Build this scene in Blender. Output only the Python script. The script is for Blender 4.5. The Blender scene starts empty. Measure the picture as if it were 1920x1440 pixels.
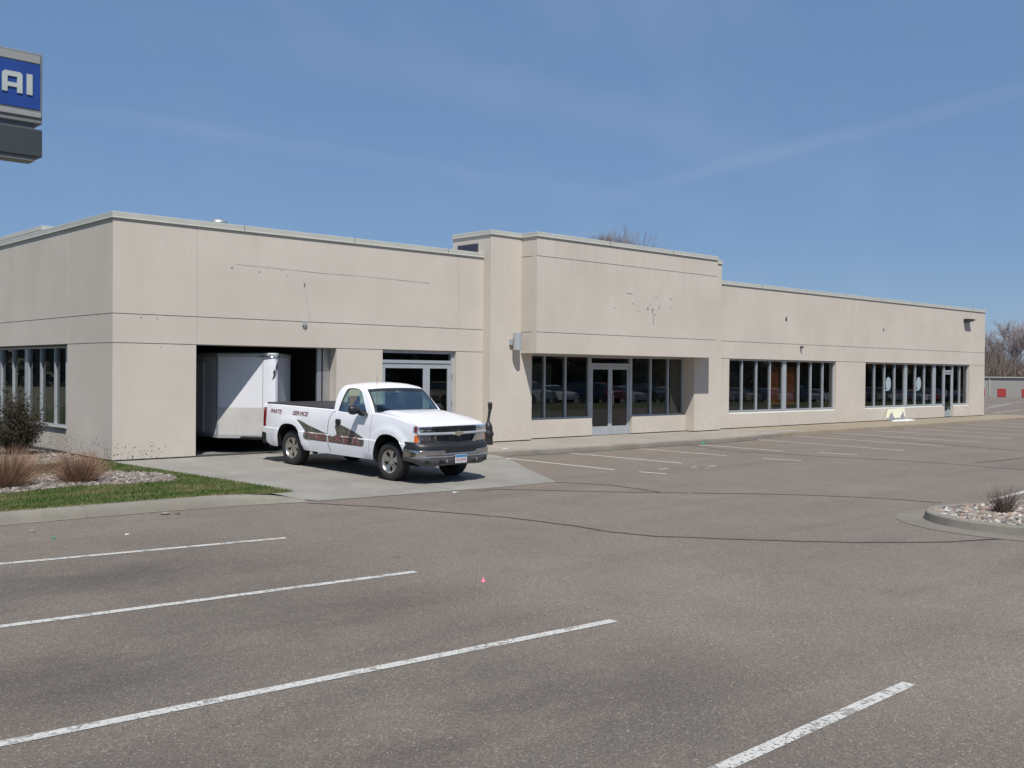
import bpy, bmesh, math, random
import numpy as np
from mathutils import Matrix, Vector
R = math.radians
random.seed(7); RNG = np.random.default_rng(11)
scene = bpy.context.scene
COL = scene.collection

# ------------------------------------------------------------------ camera
cam_d = bpy.data.cameras.new('camera'); cam = bpy.data.objects.new('camera', cam_d); COL.objects.link(cam)
cam_d.sensor_width = 36.0; cam_d.lens = 36.336; cam_d.clip_start = 0.1; cam_d.clip_end = 3000
yaw, pit, rol = 0.749673442, 0.0112790308, 0.00872047979
F = Vector((math.sin(yaw)*math.cos(pit), math.cos(yaw)*math.cos(pit), -math.sin(pit)))
R0 = F.cross(Vector((0, 0, 1))).normalized(); U0 = R0.cross(F)
RR = math.cos(rol)*R0 + math.sin(rol)*U0; UU = -math.sin(rol)*R0 + math.cos(rol)*U0
mt = Matrix((RR, UU, -F)).transposed().to_4x4(); mt.translation = Vector((-8.72663, -21.80355, 1.968))
cam.matrix_world = mt
scene.camera = cam

# ------------------------------------------------------------------ sky and sun
SUN_D = Vector((0.43, 0.64, -1.23)).normalized()
EL = math.asin(-SUN_D.z); AZ = math.atan2(-SUN_D.x, -SUN_D.y)
w = bpy.data.worlds.new("World"); scene.world = w; w.use_nodes = True
nt = w.node_tree; bg = nt.nodes['Background']
sky = nt.nodes.new('ShaderNodeTexSky'); sky.sky_type = 'NISHITA'; sky.sun_disc = False
sky.sun_elevation = EL; sky.sun_rotation = AZ; sky.air_density = 1.0; sky.dust_density = 0.0; sky.ozone_density = 3.0; sky.altitude = 900
tc = nt.nodes.new('ShaderNodeTexCoord'); mp = nt.nodes.new('ShaderNodeMapping')
mp.inputs['Rotation'].default_value = (R(9), R(-7), R(24)); mp.inputs['Scale'].default_value = (.7, 11.0, 9.0)
nz = nt.nodes.new('ShaderNodeTexNoise'); nz.inputs['Scale'].default_value = 1.1; nz.inputs['Detail'].default_value = 7; nz.inputs['Roughness'].default_value = .5
cr = nt.nodes.new('ShaderNodeValToRGB'); cr.color_ramp.elements[0].position = .5; cr.color_ramp.elements[1].position = .8
cr.color_ramp.elements[1].color = (.12, .12, .12, 1)
mx = nt.nodes.new('ShaderNodeMixRGB'); mx.inputs[2].default_value = (2.7, 3.3, 4.5, 1)
nt.links.new(tc.outputs['Generated'], mp.inputs[0]); nt.links.new(mp.outputs[0], nz.inputs['Vector'])
nt.links.new(nz.outputs['Fac'], cr.inputs[0]); nt.links.new(cr.outputs[0], mx.inputs[0])
hz = nt.nodes.new('ShaderNodeMixRGB'); hz.inputs[0].default_value = .80; hz.inputs[2].default_value = (.90, 1.60, 2.92, 1)
nt.links.new(sky.outputs[0], hz.inputs[1]); nt.links.new(hz.outputs[0], mx.inputs[1]); nt.links.new(mx.outputs[0], bg.inputs[0])
def contrail(col, n, w_, amt, cen, rad):
    N = nt.nodes.new; d = N('ShaderNodeVectorMath'); d.operation = 'DOT_PRODUCT'; d.inputs[1].default_value = n; nt.links.new(tc.outputs['Generated'], d.inputs[0])
    wn = N('ShaderNodeTexNoise'); wn.inputs['Scale'].default_value = 6; wn.inputs['Detail'].default_value = 6; nt.links.new(tc.outputs['Generated'], wn.inputs['Vector'])
    ad = N('ShaderNodeMath'); ad.operation = 'MULTIPLY_ADD'; ad.inputs[1].default_value = w_*1.6; nt.links.new(wn.outputs['Fac'], ad.inputs[0]); nt.links.new(d.outputs['Value'], ad.inputs[2])
    sb_ = N('ShaderNodeMath'); sb_.operation = 'SUBTRACT'; sb_.inputs[1].default_value = w_*.8; nt.links.new(ad.outputs[0], sb_.inputs[0])
    ab = N('ShaderNodeMath'); ab.operation = 'ABSOLUTE'; nt.links.new(sb_.outputs[0], ab.inputs[0])
    mr = N('ShaderNodeMapRange'); mr.interpolation_type = 'SMOOTHSTEP'; nt.links.new(ab.outputs[0], mr.inputs[0])
    for i, v in enumerate((w_, 0, 0, amt)): mr.inputs[i+1].default_value = v
    ds = N('ShaderNodeVectorMath'); ds.operation = 'DISTANCE'; ds.inputs[1].default_value = cen; nt.links.new(tc.outputs['Generated'], ds.inputs[0])
    fd = N('ShaderNodeMapRange'); fd.interpolation_type = 'SMOOTHSTEP'; nt.links.new(ds.outputs['Value'], fd.inputs[0])
    for i, v in enumerate((rad, rad*.3, 0, 1)): fd.inputs[i+1].default_value = v
    m1 = N('ShaderNodeMath'); m1.operation = 'MULTIPLY'; nt.links.new(mr.outputs[0], m1.inputs[0]); nt.links.new(fd.outputs[0], m1.inputs[1])
    m2 = N('ShaderNodeMath'); m2.operation = 'MULTIPLY'; nt.links.new(m1.outputs[0], m2.inputs[0]); nt.links.new(wn.outputs['Fac'], m2.inputs[1])
    mx2 = N('ShaderNodeMixRGB'); mx2.inputs[2].default_value = (2.9, 3.4, 4.4, 1); nt.links.new(m2.outputs[0], mx2.inputs[0]); nt.links.new(col, mx2.inputs[1]); return mx2.outputs[0]
cc0 = mx.outputs[0]
cc0 = contrail(cc0, (.2841, -.0775, -.9556), .012, .17, (.85, .50, .21), .30)
cc0 = contrail(cc0, (.0129, .2316, -.9727), .014, .12, (.52, .83, .21), .50)
cc0 = contrail(cc0, (.0122, .3281, -.9446), .035, .13, (.66, .70, .25), .45)
nt.links.new(cc0, bg.inputs[0])
bg.inputs[1].default_value = 0.105
sd = bpy.data.lights.new('sun', 'SUN'); sd.energy = 3.6; sd.angle = R(.53); sd.color = (1, .955, .9)
so = bpy.data.objects.new('sun', sd); COL.objects.link(so)
so.rotation_mode = 'QUATERNION'; so.rotation_quaternion = SUN_D.to_track_quat('-Z', 'Y'); so.location = (-20, -30, 50)
scene.view_settings.view_transform = 'Standard'; scene.view_settings.look = 'None'
scene.view_settings.exposure = 0.5; scene.view_settings.gamma = 1.0

# ------------------------------------------------------------------ helpers
class MB:
    def __init__(s): s.v = []; s.f = []; s.m = []
    def add(s, vs, fs, mi=0):
        o = len(s.v); s.v.extend([tuple(map(float, q)) for q in vs])
        for f in fs: s.f.append(tuple(i+o for i in f)); s.m.append(mi)
    def box(s, a, b, mi=0):
        x0, y0, z0 = a; x1, y1, z1 = b
        s.add([(x0,y0,z0),(x1,y0,z0),(x1,y1,z0),(x0,y1,z0),(x0,y0,z1),(x1,y0,z1),(x1,y1,z1),(x0,y1,z1)],
              [(0,3,2,1),(4,5,6,7),(0,1,5,4),(1,2,6,5),(2,3,7,6),(3,0,4,7)], mi)
    def bev(s, a, b, r, mi=0):
        bm = bmesh.new(); bmesh.ops.create_cube(bm, size=1)
        for v in bm.verts: v.co = Vector([(a[i]+b[i])/2 + v.co[i]*(b[i]-a[i]) for i in range(3)])
        bmesh.ops.bevel(bm, geom=list(bm.edges), offset=r, segments=2, affect='EDGES', profile=.5)
        s.bm(bm, mi)
    def bm(s, bm, mi=0):
        bm.verts.index_update(); s.add([v.co[:] for v in bm.verts], [[v.index for v in f.verts] for f in bm.faces], mi); bm.free()
    def prism(s, poly, fn, d0, d1, mi=0):   # poly 2D, fn(u,v,d)->xyz
        n = len(poly); a = [fn(u, v, d0) for u, v in poly]; b = [fn(u, v, d1) for u, v in poly]
        s.add(a+b, [tuple(range(n))[::-1], tuple(range(n, 2*n))] + [(i, (i+1) % n, n+(i+1) % n, n+i) for i in range(n)], mi)
    def grid(s, P, mi=0, flip=False, close=False):   # P[i][j] points
        n, m_ = len(P), len(P[0]); vs = [q for r in P for q in r]; fs = []
        for i in range(n-1):
            for j in range(m_ if close else m_-1):
                k = (j+1) % m_
                f = (i*m_+j, i*m_+k, (i+1)*m_+k, (i+1)*m_+j)
                fs.append(f[::-1] if flip else f)
        s.add(vs, fs, mi)
    def tube(s, pts, rad, n=8, mi=0, cap=True):
        pts = [Vector(p) for p in pts]; k = len(pts)
        rad = rad if isinstance(rad, (list, tuple)) else [rad]*k
        rows = []; up = None
        for i, p in enumerate(pts):
            t = (pts[min(i+1, k-1)]-pts[max(i-1, 0)]).normalized()
            if up is None: up = t.orthogonal().normalized()
            up = (up - t*up.dot(t)).normalized(); b = t.cross(up)
            rows.append([p + (up*math.cos(2*math.pi*j/n) + b*math.sin(2*math.pi*j/n))*rad[i] for j in range(n)])
        o = len(s.v); s.grid(rows, mi, close=True)
        if cap:
            s.f.append(tuple(o+j for j in range(n))[::-1]); s.m.append(mi)
            s.f.append(tuple(o+(k-1)*n+j for j in range(n))); s.m.append(mi)
    def lathe(s, prof, fn, n=32, mi=0):     # prof [(r, a)], fn(r*cos, r*sin, a)
        rows = [[fn(r*math.cos(2*math.pi*j/n), r*math.sin(2*math.pi*j/n), a) for j in range(n)] for r, a in prof]
        s.grid(rows, mi, close=True)
    def build(s, name, mats, parent=None, smooth=None, kind=None, label=None, cat=None, group=None, loc=None):
        me = bpy.data.meshes.new(name); me.from_pydata(s.v, [], s.f)
        for m_ in (mats if isinstance(mats, (list, tuple)) else [mats]): me.materials.append(m_)
        me.polygons.foreach_set('material_index', s.m)
        if smooth is not None:
            me.polygons.foreach_set('use_smooth', [True]*len(me.polygons)); me.set_sharp_from_angle(angle=R(smooth))
        me.update(); me.validate()
        o = bpy.data.objects.new(name, me); COL.objects.link(o)
        if parent: o.parent = parent
        if loc: o.location = loc
        tag(o, label, cat, group, kind)
        return o
def tag(o, label=None, cat=None, group=None, kind=None):
    if label: o['label'] = label
    if cat: o['category'] = cat
    if group: o['group'] = group
    if kind: o['kind'] = kind
def thing(name, label, cat, loc=(0, 0, 0), rot=(0, 0, 0), group=None):
    o = bpy.data.objects.new(name, None); COL.objects.link(o); o.location = loc; o.rotation_euler = rot
    o.empty_display_size = .2; tag(o, label, cat, group); return o
def copy_tree(o, parent=None):
    c = o.copy(); COL.objects.link(c); c.parent = parent
    for ch in list(o.children): copy_tree(ch, c)
    return c
def npmesh(name, V, Fa, mat, smooth=False, **kw):
    V = np.asarray(V, np.float32); Fa = np.asarray(Fa, np.int32); k = Fa.shape[1]
    me = bpy.data.meshes.new(name); me.vertices.add(len(V)); me.vertices.foreach_set('co', V.ravel())
    me.loops.add(Fa.size); me.loops.foreach_set('vertex_index', Fa.ravel())
    me.polygons.add(len(Fa)); me.polygons.foreach_set('loop_start', np.arange(0, Fa.size, k, dtype=np.int32))
    for m_ in (mat if isinstance(mat, (list, tuple)) else [mat]): me.materials.append(m_)
    if smooth: me.polygons.foreach_set('use_smooth', np.ones(len(Fa), bool))
    me.update(calc_edges=True); me.validate()
    o = bpy.data.objects.new(name, me); COL.objects.link(o)
    par = kw.pop('parent', None); loc = kw.pop('loc', None)
    if par: o.parent = par
    if loc: o.location = loc
    tag(o, **kw); return o
def lerp(t, ks):
    if t <= ks[0][0]: return ks[0][1]
    for (a, b), (c, d) in zip(ks, ks[1:]):
        if t <= c: return b + (d-b)*(t-a)/(c-a) if c > a else d
    return ks[-1][1]
def sstep(x, a, b):
    t = min(1, max(0, (x-a)/(b-a))); return t*t*(3-2*t)

# ------------------------------------------------------------------ materials
def C4(c): return (c[0], c[1], c[2], 1)
class NM:
    def __init__(s, name):
        s.m = bpy.data.materials.new(name); s.m.use_nodes = True; s.t = s.m.node_tree
        s.b = s.t.nodes['Principled BSDF']; s.out = s.t.nodes['Material Output']
        s.co = s.t.nodes.new('ShaderNodeTexCoord'); s.geo = s.t.nodes.new('ShaderNodeNewGeometry')
    def n(s, typ, **kw):
        nd = s.t.nodes.new(typ)
        for k, v in kw.items(): setattr(nd, k, v)
        return nd
    def L(s, a, b): s.t.links.new(a, b)
    def src(s, world): return s.geo.outputs['Position'] if world else s.co.outputs['Object']
    def noise(s, scale, detail=4, rough=.5, world=True, stretch=None, lo=0., hi=1.):
        nd = s.n('ShaderNodeTexNoise'); nd.inputs['Scale'].default_value = scale; nd.inputs['Detail'].default_value = detail; nd.inputs['Roughness'].default_value = rough
        if stretch:
            mp = s.n('ShaderNodeMapping'); mp.inputs['Scale'].default_value = stretch; s.L(s.src(world), mp.inputs[0]); s.L(mp.outputs[0], nd.inputs['Vector'])
        else: s.L(s.src(world), nd.inputs['Vector'])
        return s.rng(nd.outputs['Fac'], lo, hi)
    def vor(s, scale, world=True, out='Color', lo=0., hi=1.):
        nd = s.n('ShaderNodeTexVoronoi'); nd.inputs['Scale'].default_value = scale; s.L(s.src(world), nd.inputs['Vector'])
        return s.rng(nd.outputs[out], lo, hi)
    def rng(s, sock, lo, hi, a=0., b=1.):
        if (lo, hi, a, b) == (0., 1., 0., 1.): return sock
        mr = s.n('ShaderNodeMapRange'); s.L(sock, mr.inputs[0])
        for i, v in enumerate((lo, hi, a, b)): mr.inputs[i+1].default_value = v
        return mr.outputs[0]
    def mix(s, fac, a, b, mode='MIX'):
        nd = s.n('ShaderNodeMixRGB', blend_type=mode)
        for i, q in enumerate((fac, a, b)):
            if isinstance(q, (int, float)): nd.inputs[i].default_value = q if i == 0 else (q, q, q, 1)
            elif isinstance(q, tuple): nd.inputs[i].default_value = C4(q)
            else: s.L(q, nd.inputs[i])
        return nd.outputs[0]
    def math(s, op, a, b=0.):
        nd = s.n('ShaderNodeMath', operation=op)
        for i, q in enumerate((a, b)):
            if isinstance(q, (int, float)): nd.inputs[i].default_value = q
            else: s.L(q, nd.inputs[i])
        return nd.outputs[0]
    def xyz(s, world=True):
        nd = s.n('ShaderNodeSeparateXYZ'); s.L(s.src(world), nd.inputs[0]); return nd.outputs
    def fin(s, col, rough=.8, bump=None, bstr=.3, bdist=.01, metal=0., coat=0., spec=None):
        if isinstance(col, tuple): s.b.inputs['Base Color'].default_value = C4(col)
        else: s.L(col, s.b.inputs['Base Color'])
        if isinstance(rough, (int, float)): s.b.inputs['Roughness'].default_value = rough
        else: s.L(rough, s.b.inputs['Roughness'])
        s.b.inputs['Metallic'].default_value = metal; s.b.inputs['Coat Weight'].default_value = coat
        s.b.inputs['Coat Roughness'].default_value = .04
        if spec is not None: s.b.inputs['Specular IOR Level'].default_value = spec
        if bump is not None:
            bp = s.n('ShaderNodeBump'); bp.inputs['Strength'].default_value = bstr; bp.inputs['Distance'].default_value = bdist
            s.L(bump, bp.inputs['Height']); s.L(bp.outputs[0], s.b.inputs['Normal'])
        return s.m
def simple(name, col, rough=.6, metal=0., coat=0., var=.06, scale=6., bump=0.):
    k = NM(name); n_ = k.noise(scale, 3, .6, world=False, lo=.3, hi=.7)
    a = tuple(c*(1-var) for c in col); b = tuple(min(1, c*(1+var)) for c in col)
    return k.fin(k.mix(n_, a, b), rough, n_ if bump else None, bump, .005, metal, coat)

def wall_mat(name, c1, c2, pits=False):
    k = NM(name)
    big = k.noise(.55, 5, .55, lo=.3, hi=.72); mid = k.noise(2.2, 5, .6, stretch=(1, 1, .6), lo=.3, hi=.8)
    fine = k.noise(46, 3, .7, lo=.3, hi=.7)
    col = k.mix(big, c1, c2); col = k.mix(k.math('MULTIPLY', mid, .22), col, tuple(c*.84 for c in c1))
    col = k.mix(.35, col, k.mix(fine, .78, 1.0), 'MULTIPLY')
    rust = k.noise(1.7, 6, .65, lo=.64, hi=.78); col = k.mix(k.math('MULTIPLY', rust, .22), col, (.42, .30, .17))
    xyz = k.xyz()
    low = k.rng(xyz[2], .55, 0., 0., .5); dn = k.noise(5, 4, .6, lo=.35, hi=.7)
    col = k.mix(k.math('MULTIPLY', k.math('MULTIPLY', low, dn), .45), col, (.27, .25, .21))
    rain = k.noise(1., 4, .65, stretch=(7, 7, .35), lo=.5, hi=.8); tz = k.rng(xyz[2], 3.6, 5.1, 0., 1.)
    col = k.mix(k.math('MULTIPLY', k.math('MULTIPLY', rain, tz), .22), col, (.33, .31, .27))
    hgt = k.math('ADD', fine, k.noise(150, 2, .6))
    if pits:
        pn = k.noise(19, 2, .5, lo=.59, hi=.63); zm = k.rng(xyz[2], .62, .05, 0., 1.); xm = k.rng(xyz[0], 2.2, .2, .0, 1.)
        dens = k.math('MULTIPLY', zm, xm); sel = k.noise(4, 2, .5, lo=.3, hi=.62)
        f = k.math('GREATER_THAN', k.math('MULTIPLY', k.math('MULTIPLY', pn, dens), sel), .24)
        col = k.mix(f, col, (.13, .12, .105)); hgt = k.math('SUBTRACT', hgt, k.math('MULTIPLY', f, 2.))
    return k.fin(col, .92, hgt, .12, .004, spec=.25)
M = {}
M['wall'] = wall_mat('precast_wall', (.552, .500, .430), (.622, .567, .492), True)
M['mark'] = simple('wall_mark', (.19, .168, .142), .95)
M['scar'] = simple('wall_smudge', (.30, .27, .23), .95)
M['wall_dark'] = simple('wall_foundation', (.06, .055, .05), .95)
M['groove'] = simple('joint_sealant', (.16, .145, .125), .9)
M['cap'] = simple('metal_coping', (.47, .47, .42), .45, 0, 0, .05, 1.5)
M['alu'] = simple('brushed_aluminium', (.42, .45, .47), .42, .25, 0, .06, 3)
M['alu_dark'] = simple('dark_metal', (.13, .135, .14), .5, .5)
M['louver'] = simple('louver_metal', (.10, .10, .13), .5, .3)
M['roof'] = simple('roof_membrane', (.33, .32, .31), .9)
M['galv'] = simple('galvanised_metal', (.50, .51, .52), .42, .8, 0, .08, 8)
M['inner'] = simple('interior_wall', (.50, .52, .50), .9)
M['bay'] = simple('bay_shade_lining', (.075, .07, .068), .9)  # near-black tone stands in for the deep shade of the garage
M['inner_floor'] = simple('interior_floor', (.20, .20, .19), .7)
M['inner_red'] = simple('interior_fascia', (.38, .13, .09), .8)
M['black'] = simple('black_plastic', (.018, .018, .02), .45, 0, 0, .2, 20)
M['dark_void'] = simple('dark_cavity', (.006, .006, .006), .9)
M['rubber'] = simple('tyre_rubber', (.024, .024, .025), .75, 0, 0, .25, 12)
M['chrome'] = simple('chrome', (.62, .62, .62), .12, 1.0, 0, .04, 5)
M['rim'] = simple('alloy_rim', (.50, .475, .43), .28, .9, 0, .1, 9)
M['valance'] = simple('grey_valance', (.085, .085, .09), .5, 0, 0, .1, 8)
M['paint'] = simple('white_paint', (.78, .79, .82), .28, 0, .7, .02, 2)
M['trailer'] = simple('trailer_skin', (.74, .75, .78), .35, 0, .3, .03, 2)
M['cover'] = simple('tonneau_vinyl', (.028, .028, .032), .55, 0, 0, .2, 5, .2)
M['seat'] = simple('seat_cloth', (.07, .068, .065), .95)
M['white'] = simple('white_lettering', (.62, .64, .60), .5)
M['signblue'] = simple('sign_blue', (.014, .052, .235), .4, 0, .2, .08, 2)
M['signstrip'] = simple('sign_strip', (.27, .28, .27), .5)
M['signletter'] = simple('sign_letter', (.42, .46, .44), .5)
M['signgrey'] = simple('sign_grey', (.040, .052, .056), .5, 0, 0, .08, 2)
M['signtrim'] = simple('sign_trim', (.17, .18, .18), .5)
M['red'] = simple('tail_lamp_red', (.20, .008, .015), .2, 0, .6)
M['amber'] = simple('amber_lens', (.70, .14, .015), .2, 0, .6)
M['lensbulb'] = simple('lamp_reflector', (.30, .30, .33), .2, .8)
M['decal_red'] = simple('decal_red', (.26, .05, .055), .5)
M['decal_dark'] = simple('decal_dark', (.035, .035, .04), .5)
M['plate_blue'] = simple('plate_blue', (.05, .22, .42), .4)
M['plate_white'] = simple('plate_white', (.60, .62, .64), .4)
M['gold'] = simple('emblem_gold', (.52, .47, .36), .3, .7)
M['blind'] = simple('blind_brown', (.55, .17, .06), .6, 0, 0, .12, 4)
M['blind_dark'] = simple('blind_dark', (.06, .045, .05), .6)
M['sticker'] = simple('sticker_white', (.34, .44, .46), .5)
M['pink'] = simple('pink_plastic', (.72, .17, .24), .5)
M['green_litter'] = simple('green_plastic', (.03, .25, .14), .5)
M['pale_board'] = simple('pale_board', (.72, .72, .55), .7, 0, 0, .06, 3)
M['torn_grey'] = simple('torn_backing', (.25, .25, .27), .9, 0, 0, .25, 12)
M['powder'] = simple('white_debris', (.68, .68, .63), .9, 0, 0, .08, 30, .3)
M['bark_top'] = simple('pale_bark', (.27, .235, .23), .95, 0, 0, .2, 2)
M['bark'] = simple('bark', (.135, .115, .10), .95, 0, 0, .25, 4)
M['bark_far'] = simple('hazed_far_twigs', (.38, .335, .335), .95, 0, 0, .25, 1)  # lightened twigs, the fading of distance haze is put into the colour
M['storage_wall'] = simple('storage_wall', (.30, .29, .27), .8, 0, 0, .05, .2)
M['storage_trim'] = simple('storage_trim', (.42, .40, .37), .7)
M['storage_door'] = simple('storage_door', (.36, .035, .035), .6)

def camo():
    k = NM('decal_camo'); a = k.noise(14, 4, .6, world=False, lo=.42, hi=.58); b = k.noise(30, 3, .6, world=False, lo=.45, hi=.55)
    c = k.mix(a, (.030, .030, .030), (.115, .112, .082)); return k.fin(k.mix(k.math('MULTIPLY', b, .5), c, (.19, .17, .12)), .5)
M['camo'] = camo(); M['camo_light'] = simple('letter_grey', (.20, .19, .18), .5, 0, 0, .2, 20)
def tread():
    k = NM('diamond_plate'); v = k.vor(26, False, 'Distance')
    n_ = k.noise(2.5, 2, .5, False, lo=.3, hi=.7)
    return k.fin(k.mix(n_, (.50, .49, .47), (.60, .59, .56)), .5, v, .35, .004, .1)
M['tread'] = tread()
def glass(name, tint, refl=.07, rough=.0, top=.8):
    k = NM(name); tr = k.n('ShaderNodeBsdfTransparent'); tr.inputs[0].default_value = C4(tint)
    gl = k.n('ShaderNodeBsdfGlossy'); gl.inputs['Roughness'].default_value = rough; gl.inputs[0].default_value = (1, 1, 1, 1)
    fr = k.n('ShaderNodeFresnel'); fr.inputs[0].default_value = 1.5
    f = k.rng(fr.outputs[0], .04, 1., refl, top)
    mx = k.n('ShaderNodeMixShader'); k.L(f, mx.inputs[0]); k.L(tr.outputs[0], mx.inputs[1]); k.L(gl.outputs[0], mx.inputs[2])
    k.L(mx.outputs[0], k.out.inputs[0]); return k.m
M['glass'] = glass('window_glass', (.62, .68, .66), .10)
M['carglass'] = glass('vehicle_glass', (.66, .80, .70), .03, 0., .30)
M['lens'] = glass('clear_lens', (.86, .88, .92), .10)
def asphalt():
    k = NM('asphalt'); big = k.noise(.22, 5, .6, lo=.3, hi=.7); mid = k.noise(1.1, 5, .65, lo=.35, hi=.72)
    v = k.n('ShaderNodeTexVoronoi'); v.inputs['Scale'].default_value = 90; k.L(k.geo.outputs['Position'], v.inputs['Vector'])
    sp = k.n('ShaderNodeSeparateColor'); k.L(v.outputs['Color'], sp.inputs[0])
    v2 = k.n('ShaderNodeTexVoronoi'); v2.inputs['Scale'].default_value = 140; k.L(k.geo.outputs['Position'], v2.inputs['Vector'])
    sp2 = k.n('ShaderNodeSeparateColor'); k.L(v2.outputs['Color'], sp2.inputs[0])
    col = k.mix(big, (.156, .132, .106), (.194, .165, .134)); col = k.mix(k.math('MULTIPLY', mid, .5), col, (.122, .106, .088))
    vo = k.n('ShaderNodeTexVoronoi'); vo.inputs['Scale'].default_value = .9; k.L(k.geo.outputs['Position'], vo.inputs['Vector'])
    drip = k.math('MULTIPLY', k.rng(vo.outputs['Distance'], .07, .02), k.noise(1.5, 2, .5, lo=.5, hi=.6)); col = k.mix(k.math('MULTIPLY', drip, .6), col, (.05, .046, .042))
    trk = k.noise(1., 3, .5, stretch=(.12, 1.6, 1), lo=.52, hi=.68); col = k.mix(k.math('MULTIPLY', trk, .35), col, (.115, .102, .087))
    agg = k.rng(sp.outputs[0], 0, 1, .78, 1.22); agg2 = k.rng(sp2.outputs[1], 0, 1, .72, 1.28)
    col = k.mix(1., col, agg, 'MULTIPLY'); col = k.mix(1., col, agg2, 'MULTIPLY')
    brt = k.rng(sp.outputs[1], .955, .975); col = k.mix(k.math('MULTIPLY', brt, .6), col, (.42, .37, .30))
    tone = k.rng(sp.outputs[2], .6, 1., 0., .3); col = k.mix(tone, col, (.21, .14, .11))
    # oily bay centres: irregular dark stains down the middle of each bay, tyre dirt
    xyz = k.xyz(); n3 = k.noise(.8, 4, .6, stretch=(.5, 1.2, 1), lo=.42, hi=.64)
    bx = k.rng(xyz[0], -1.3, -3.4); by = k.rng(xyz[1], -8.0, -10.5)
    yy = k.math('PINGPONG', k.math('ADD', xyz[1], 9.6+1.44), 1.44)   # 0 mid-bay .. 1.44 at stripe
    cen = k.rng(yy, 1.25, .3)
    st = k.math('MULTIPLY', k.math('MULTIPLY', k.math('MULTIPLY', n3, cen), bx), by)
    col = k.mix(k.math('MULTIPLY', k.math('MULTIPLY', bx, by), k.noise(.5, 4, .6, lo=.1, hi=.7)), col, k.mix(1., col, (.72, .74, .76), 'MULTIPLY'))
    col = k.mix(k.math('MULTIPLY', st, .75), col, k.mix(1., col, (.60, .60, .62), 'MULTIPLY'))
    return k.fin(col, k.rng(mid, 0, 1, .88, .78), sp.outputs[0], .32, .004, spec=.3)
M['asphalt'] = asphalt()
def conc(name, a, b, joint=None):
    k = NM(name); n1 = k.noise(.9, 5, .6, lo=.3, hi=.7); n2 = k.noise(40, 3, .7, lo=.3, hi=.7); n3 = k.noise(3.2, 5, .7, lo=.5, hi=.75)
    col = k.mix(n1, a, b); col = k.mix(.3, col, k.mix(n2, .75, 1.), 'MULTIPLY'); col = k.mix(k.math('MULTIPLY', n3, .35), col, tuple(c*.62 for c in a))
    return k.fin(col, .88, n2, .25, .005, spec=.3)
M['concrete'] = conc('driveway_concrete', (.215, .204, .178), (.285, .272, .242))
M['sidewalk'] = conc('sidewalk_concrete', (.27, .243, .205), (.335, .303, .258))
M['kerb'] = conc('kerb_concrete', (.19, .178, .145), (.26, .24, .20))
M['gutter'] = conc('gutter_concrete', (.165, .147, .122), (.21, .188, .157))
M['dirt'] = conc('sandy_dirt', (.25, .205, .15), (.31, .26, .195))
M['lawn_soil'] = conc('lawn_soil', (.06, .085, .025), (.11, .12, .045))
M['bed_soil'] = conc('bed_soil', (.12, .10, .085), (.17, .145, .12))
M['ground'] = conc('far_ground', (.13, .125, .08), (.17, .15, .10))
def paintline():
    k = NM('worn_line_paint'); n1 = k.noise(5, 6, .8, lo=.40, hi=.47); n2 = k.noise(40, 3, .8, lo=.36, hi=.44)
    tr = k.n('ShaderNodeBsdfTransparent'); mx = k.n('ShaderNodeMixShader')
    f = k.math('MAXIMUM', k.math('MULTIPLY', n1, n2), k.math('MULTIPLY', n2, .45))
    k.fin(k.mix(k.noise(12, 4, .6), (.43, .42, .385), (.53, .52, .485)), .8)
    k.L(f, mx.inputs[0]); k.L(tr.outputs[0], mx.inputs[1]); k.L(k.b.outputs[0], mx.inputs[2]); k.L(mx.outputs[0], k.out.inputs[0]); return k.m
M['line'] = paintline()
def faded():
    k = NM('faded_line_paint'); n2 = k.noise(22, 5, .8, lo=.42, hi=.62)
    tr = k.n('ShaderNodeBsdfTransparent'); mx = k.n('ShaderNodeMixShader'); k.fin((.56, .54, .50), .85)
    k.L(k.rng(n2, 0, 1, .6, 1.), mx.inputs[0]); k.L(tr.outputs[0], mx.inputs[1]); k.L(k.b.outputs[0], mx.inputs[2]); k.L(mx.outputs[0], k.out.inputs[0]); return k.m
M['faded'] = faded()
def sealant():
    k = NM('crack_sealant'); n2 = k.noise(6, 5, .7, lo=.3, hi=.42)
    tr = k.n('ShaderNodeBsdfTransparent'); mx = k.n('ShaderNodeMixShader'); k.fin((.035, .033, .036), .75)
    k.L(n2, mx.inputs[0]); k.L(tr.outputs[0], mx.inputs[1]); k.L(k.b.outputs[0], mx.inputs[2]); k.L(mx.outputs[0], k.out.inputs[0]); return k.m
M['sealant'] = sealant()
def pervert(name, cols, rough=.9, scale=3.):   # colour varied from plant part to part by position noise
    k = NM(name); n1 = k.noise(scale, 2, .5, lo=.3, hi=.7); n2 = k.noise(scale*9, 2, .5, lo=.35, hi=.65)
    rnd = k.geo.outputs['Random Per Island']
    c = k.mix(rnd, cols[0], cols[1]); c = k.mix(k.math('MULTIPLY', n1, .6), c, cols[2]); return k.fin(k.mix(k.math('MULTIPLY', n2, .3), c, cols[0]), rough, spec=.2)
def lawnm():
    k = NM('grass_blades'); rnd = k.geo.outputs['Random Per Island']; n1 = k.noise(1.3, 4, .6, stretch=(.6, 1.6, 1), lo=.44, hi=.62); n2 = k.noise(9, 3, .6, lo=.4, hi=.65)
    c = k.mix(rnd, (.045, .095, .02), (.10, .15, .035)); c = k.mix(k.math('MULTIPLY', n1, .75), c, (.25, .215, .10)); c = k.mix(k.math('MULTIPLY', n2, .35), c, (.05, .08, .025)); return k.fin(c, .8, spec=.2)
M['grass'] = lawnm()
M['straw'] = pervert('dry_grass', [(.34, .21, .14), (.17, .095, .08), (.40, .28, .17)], .9, 3)
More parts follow.
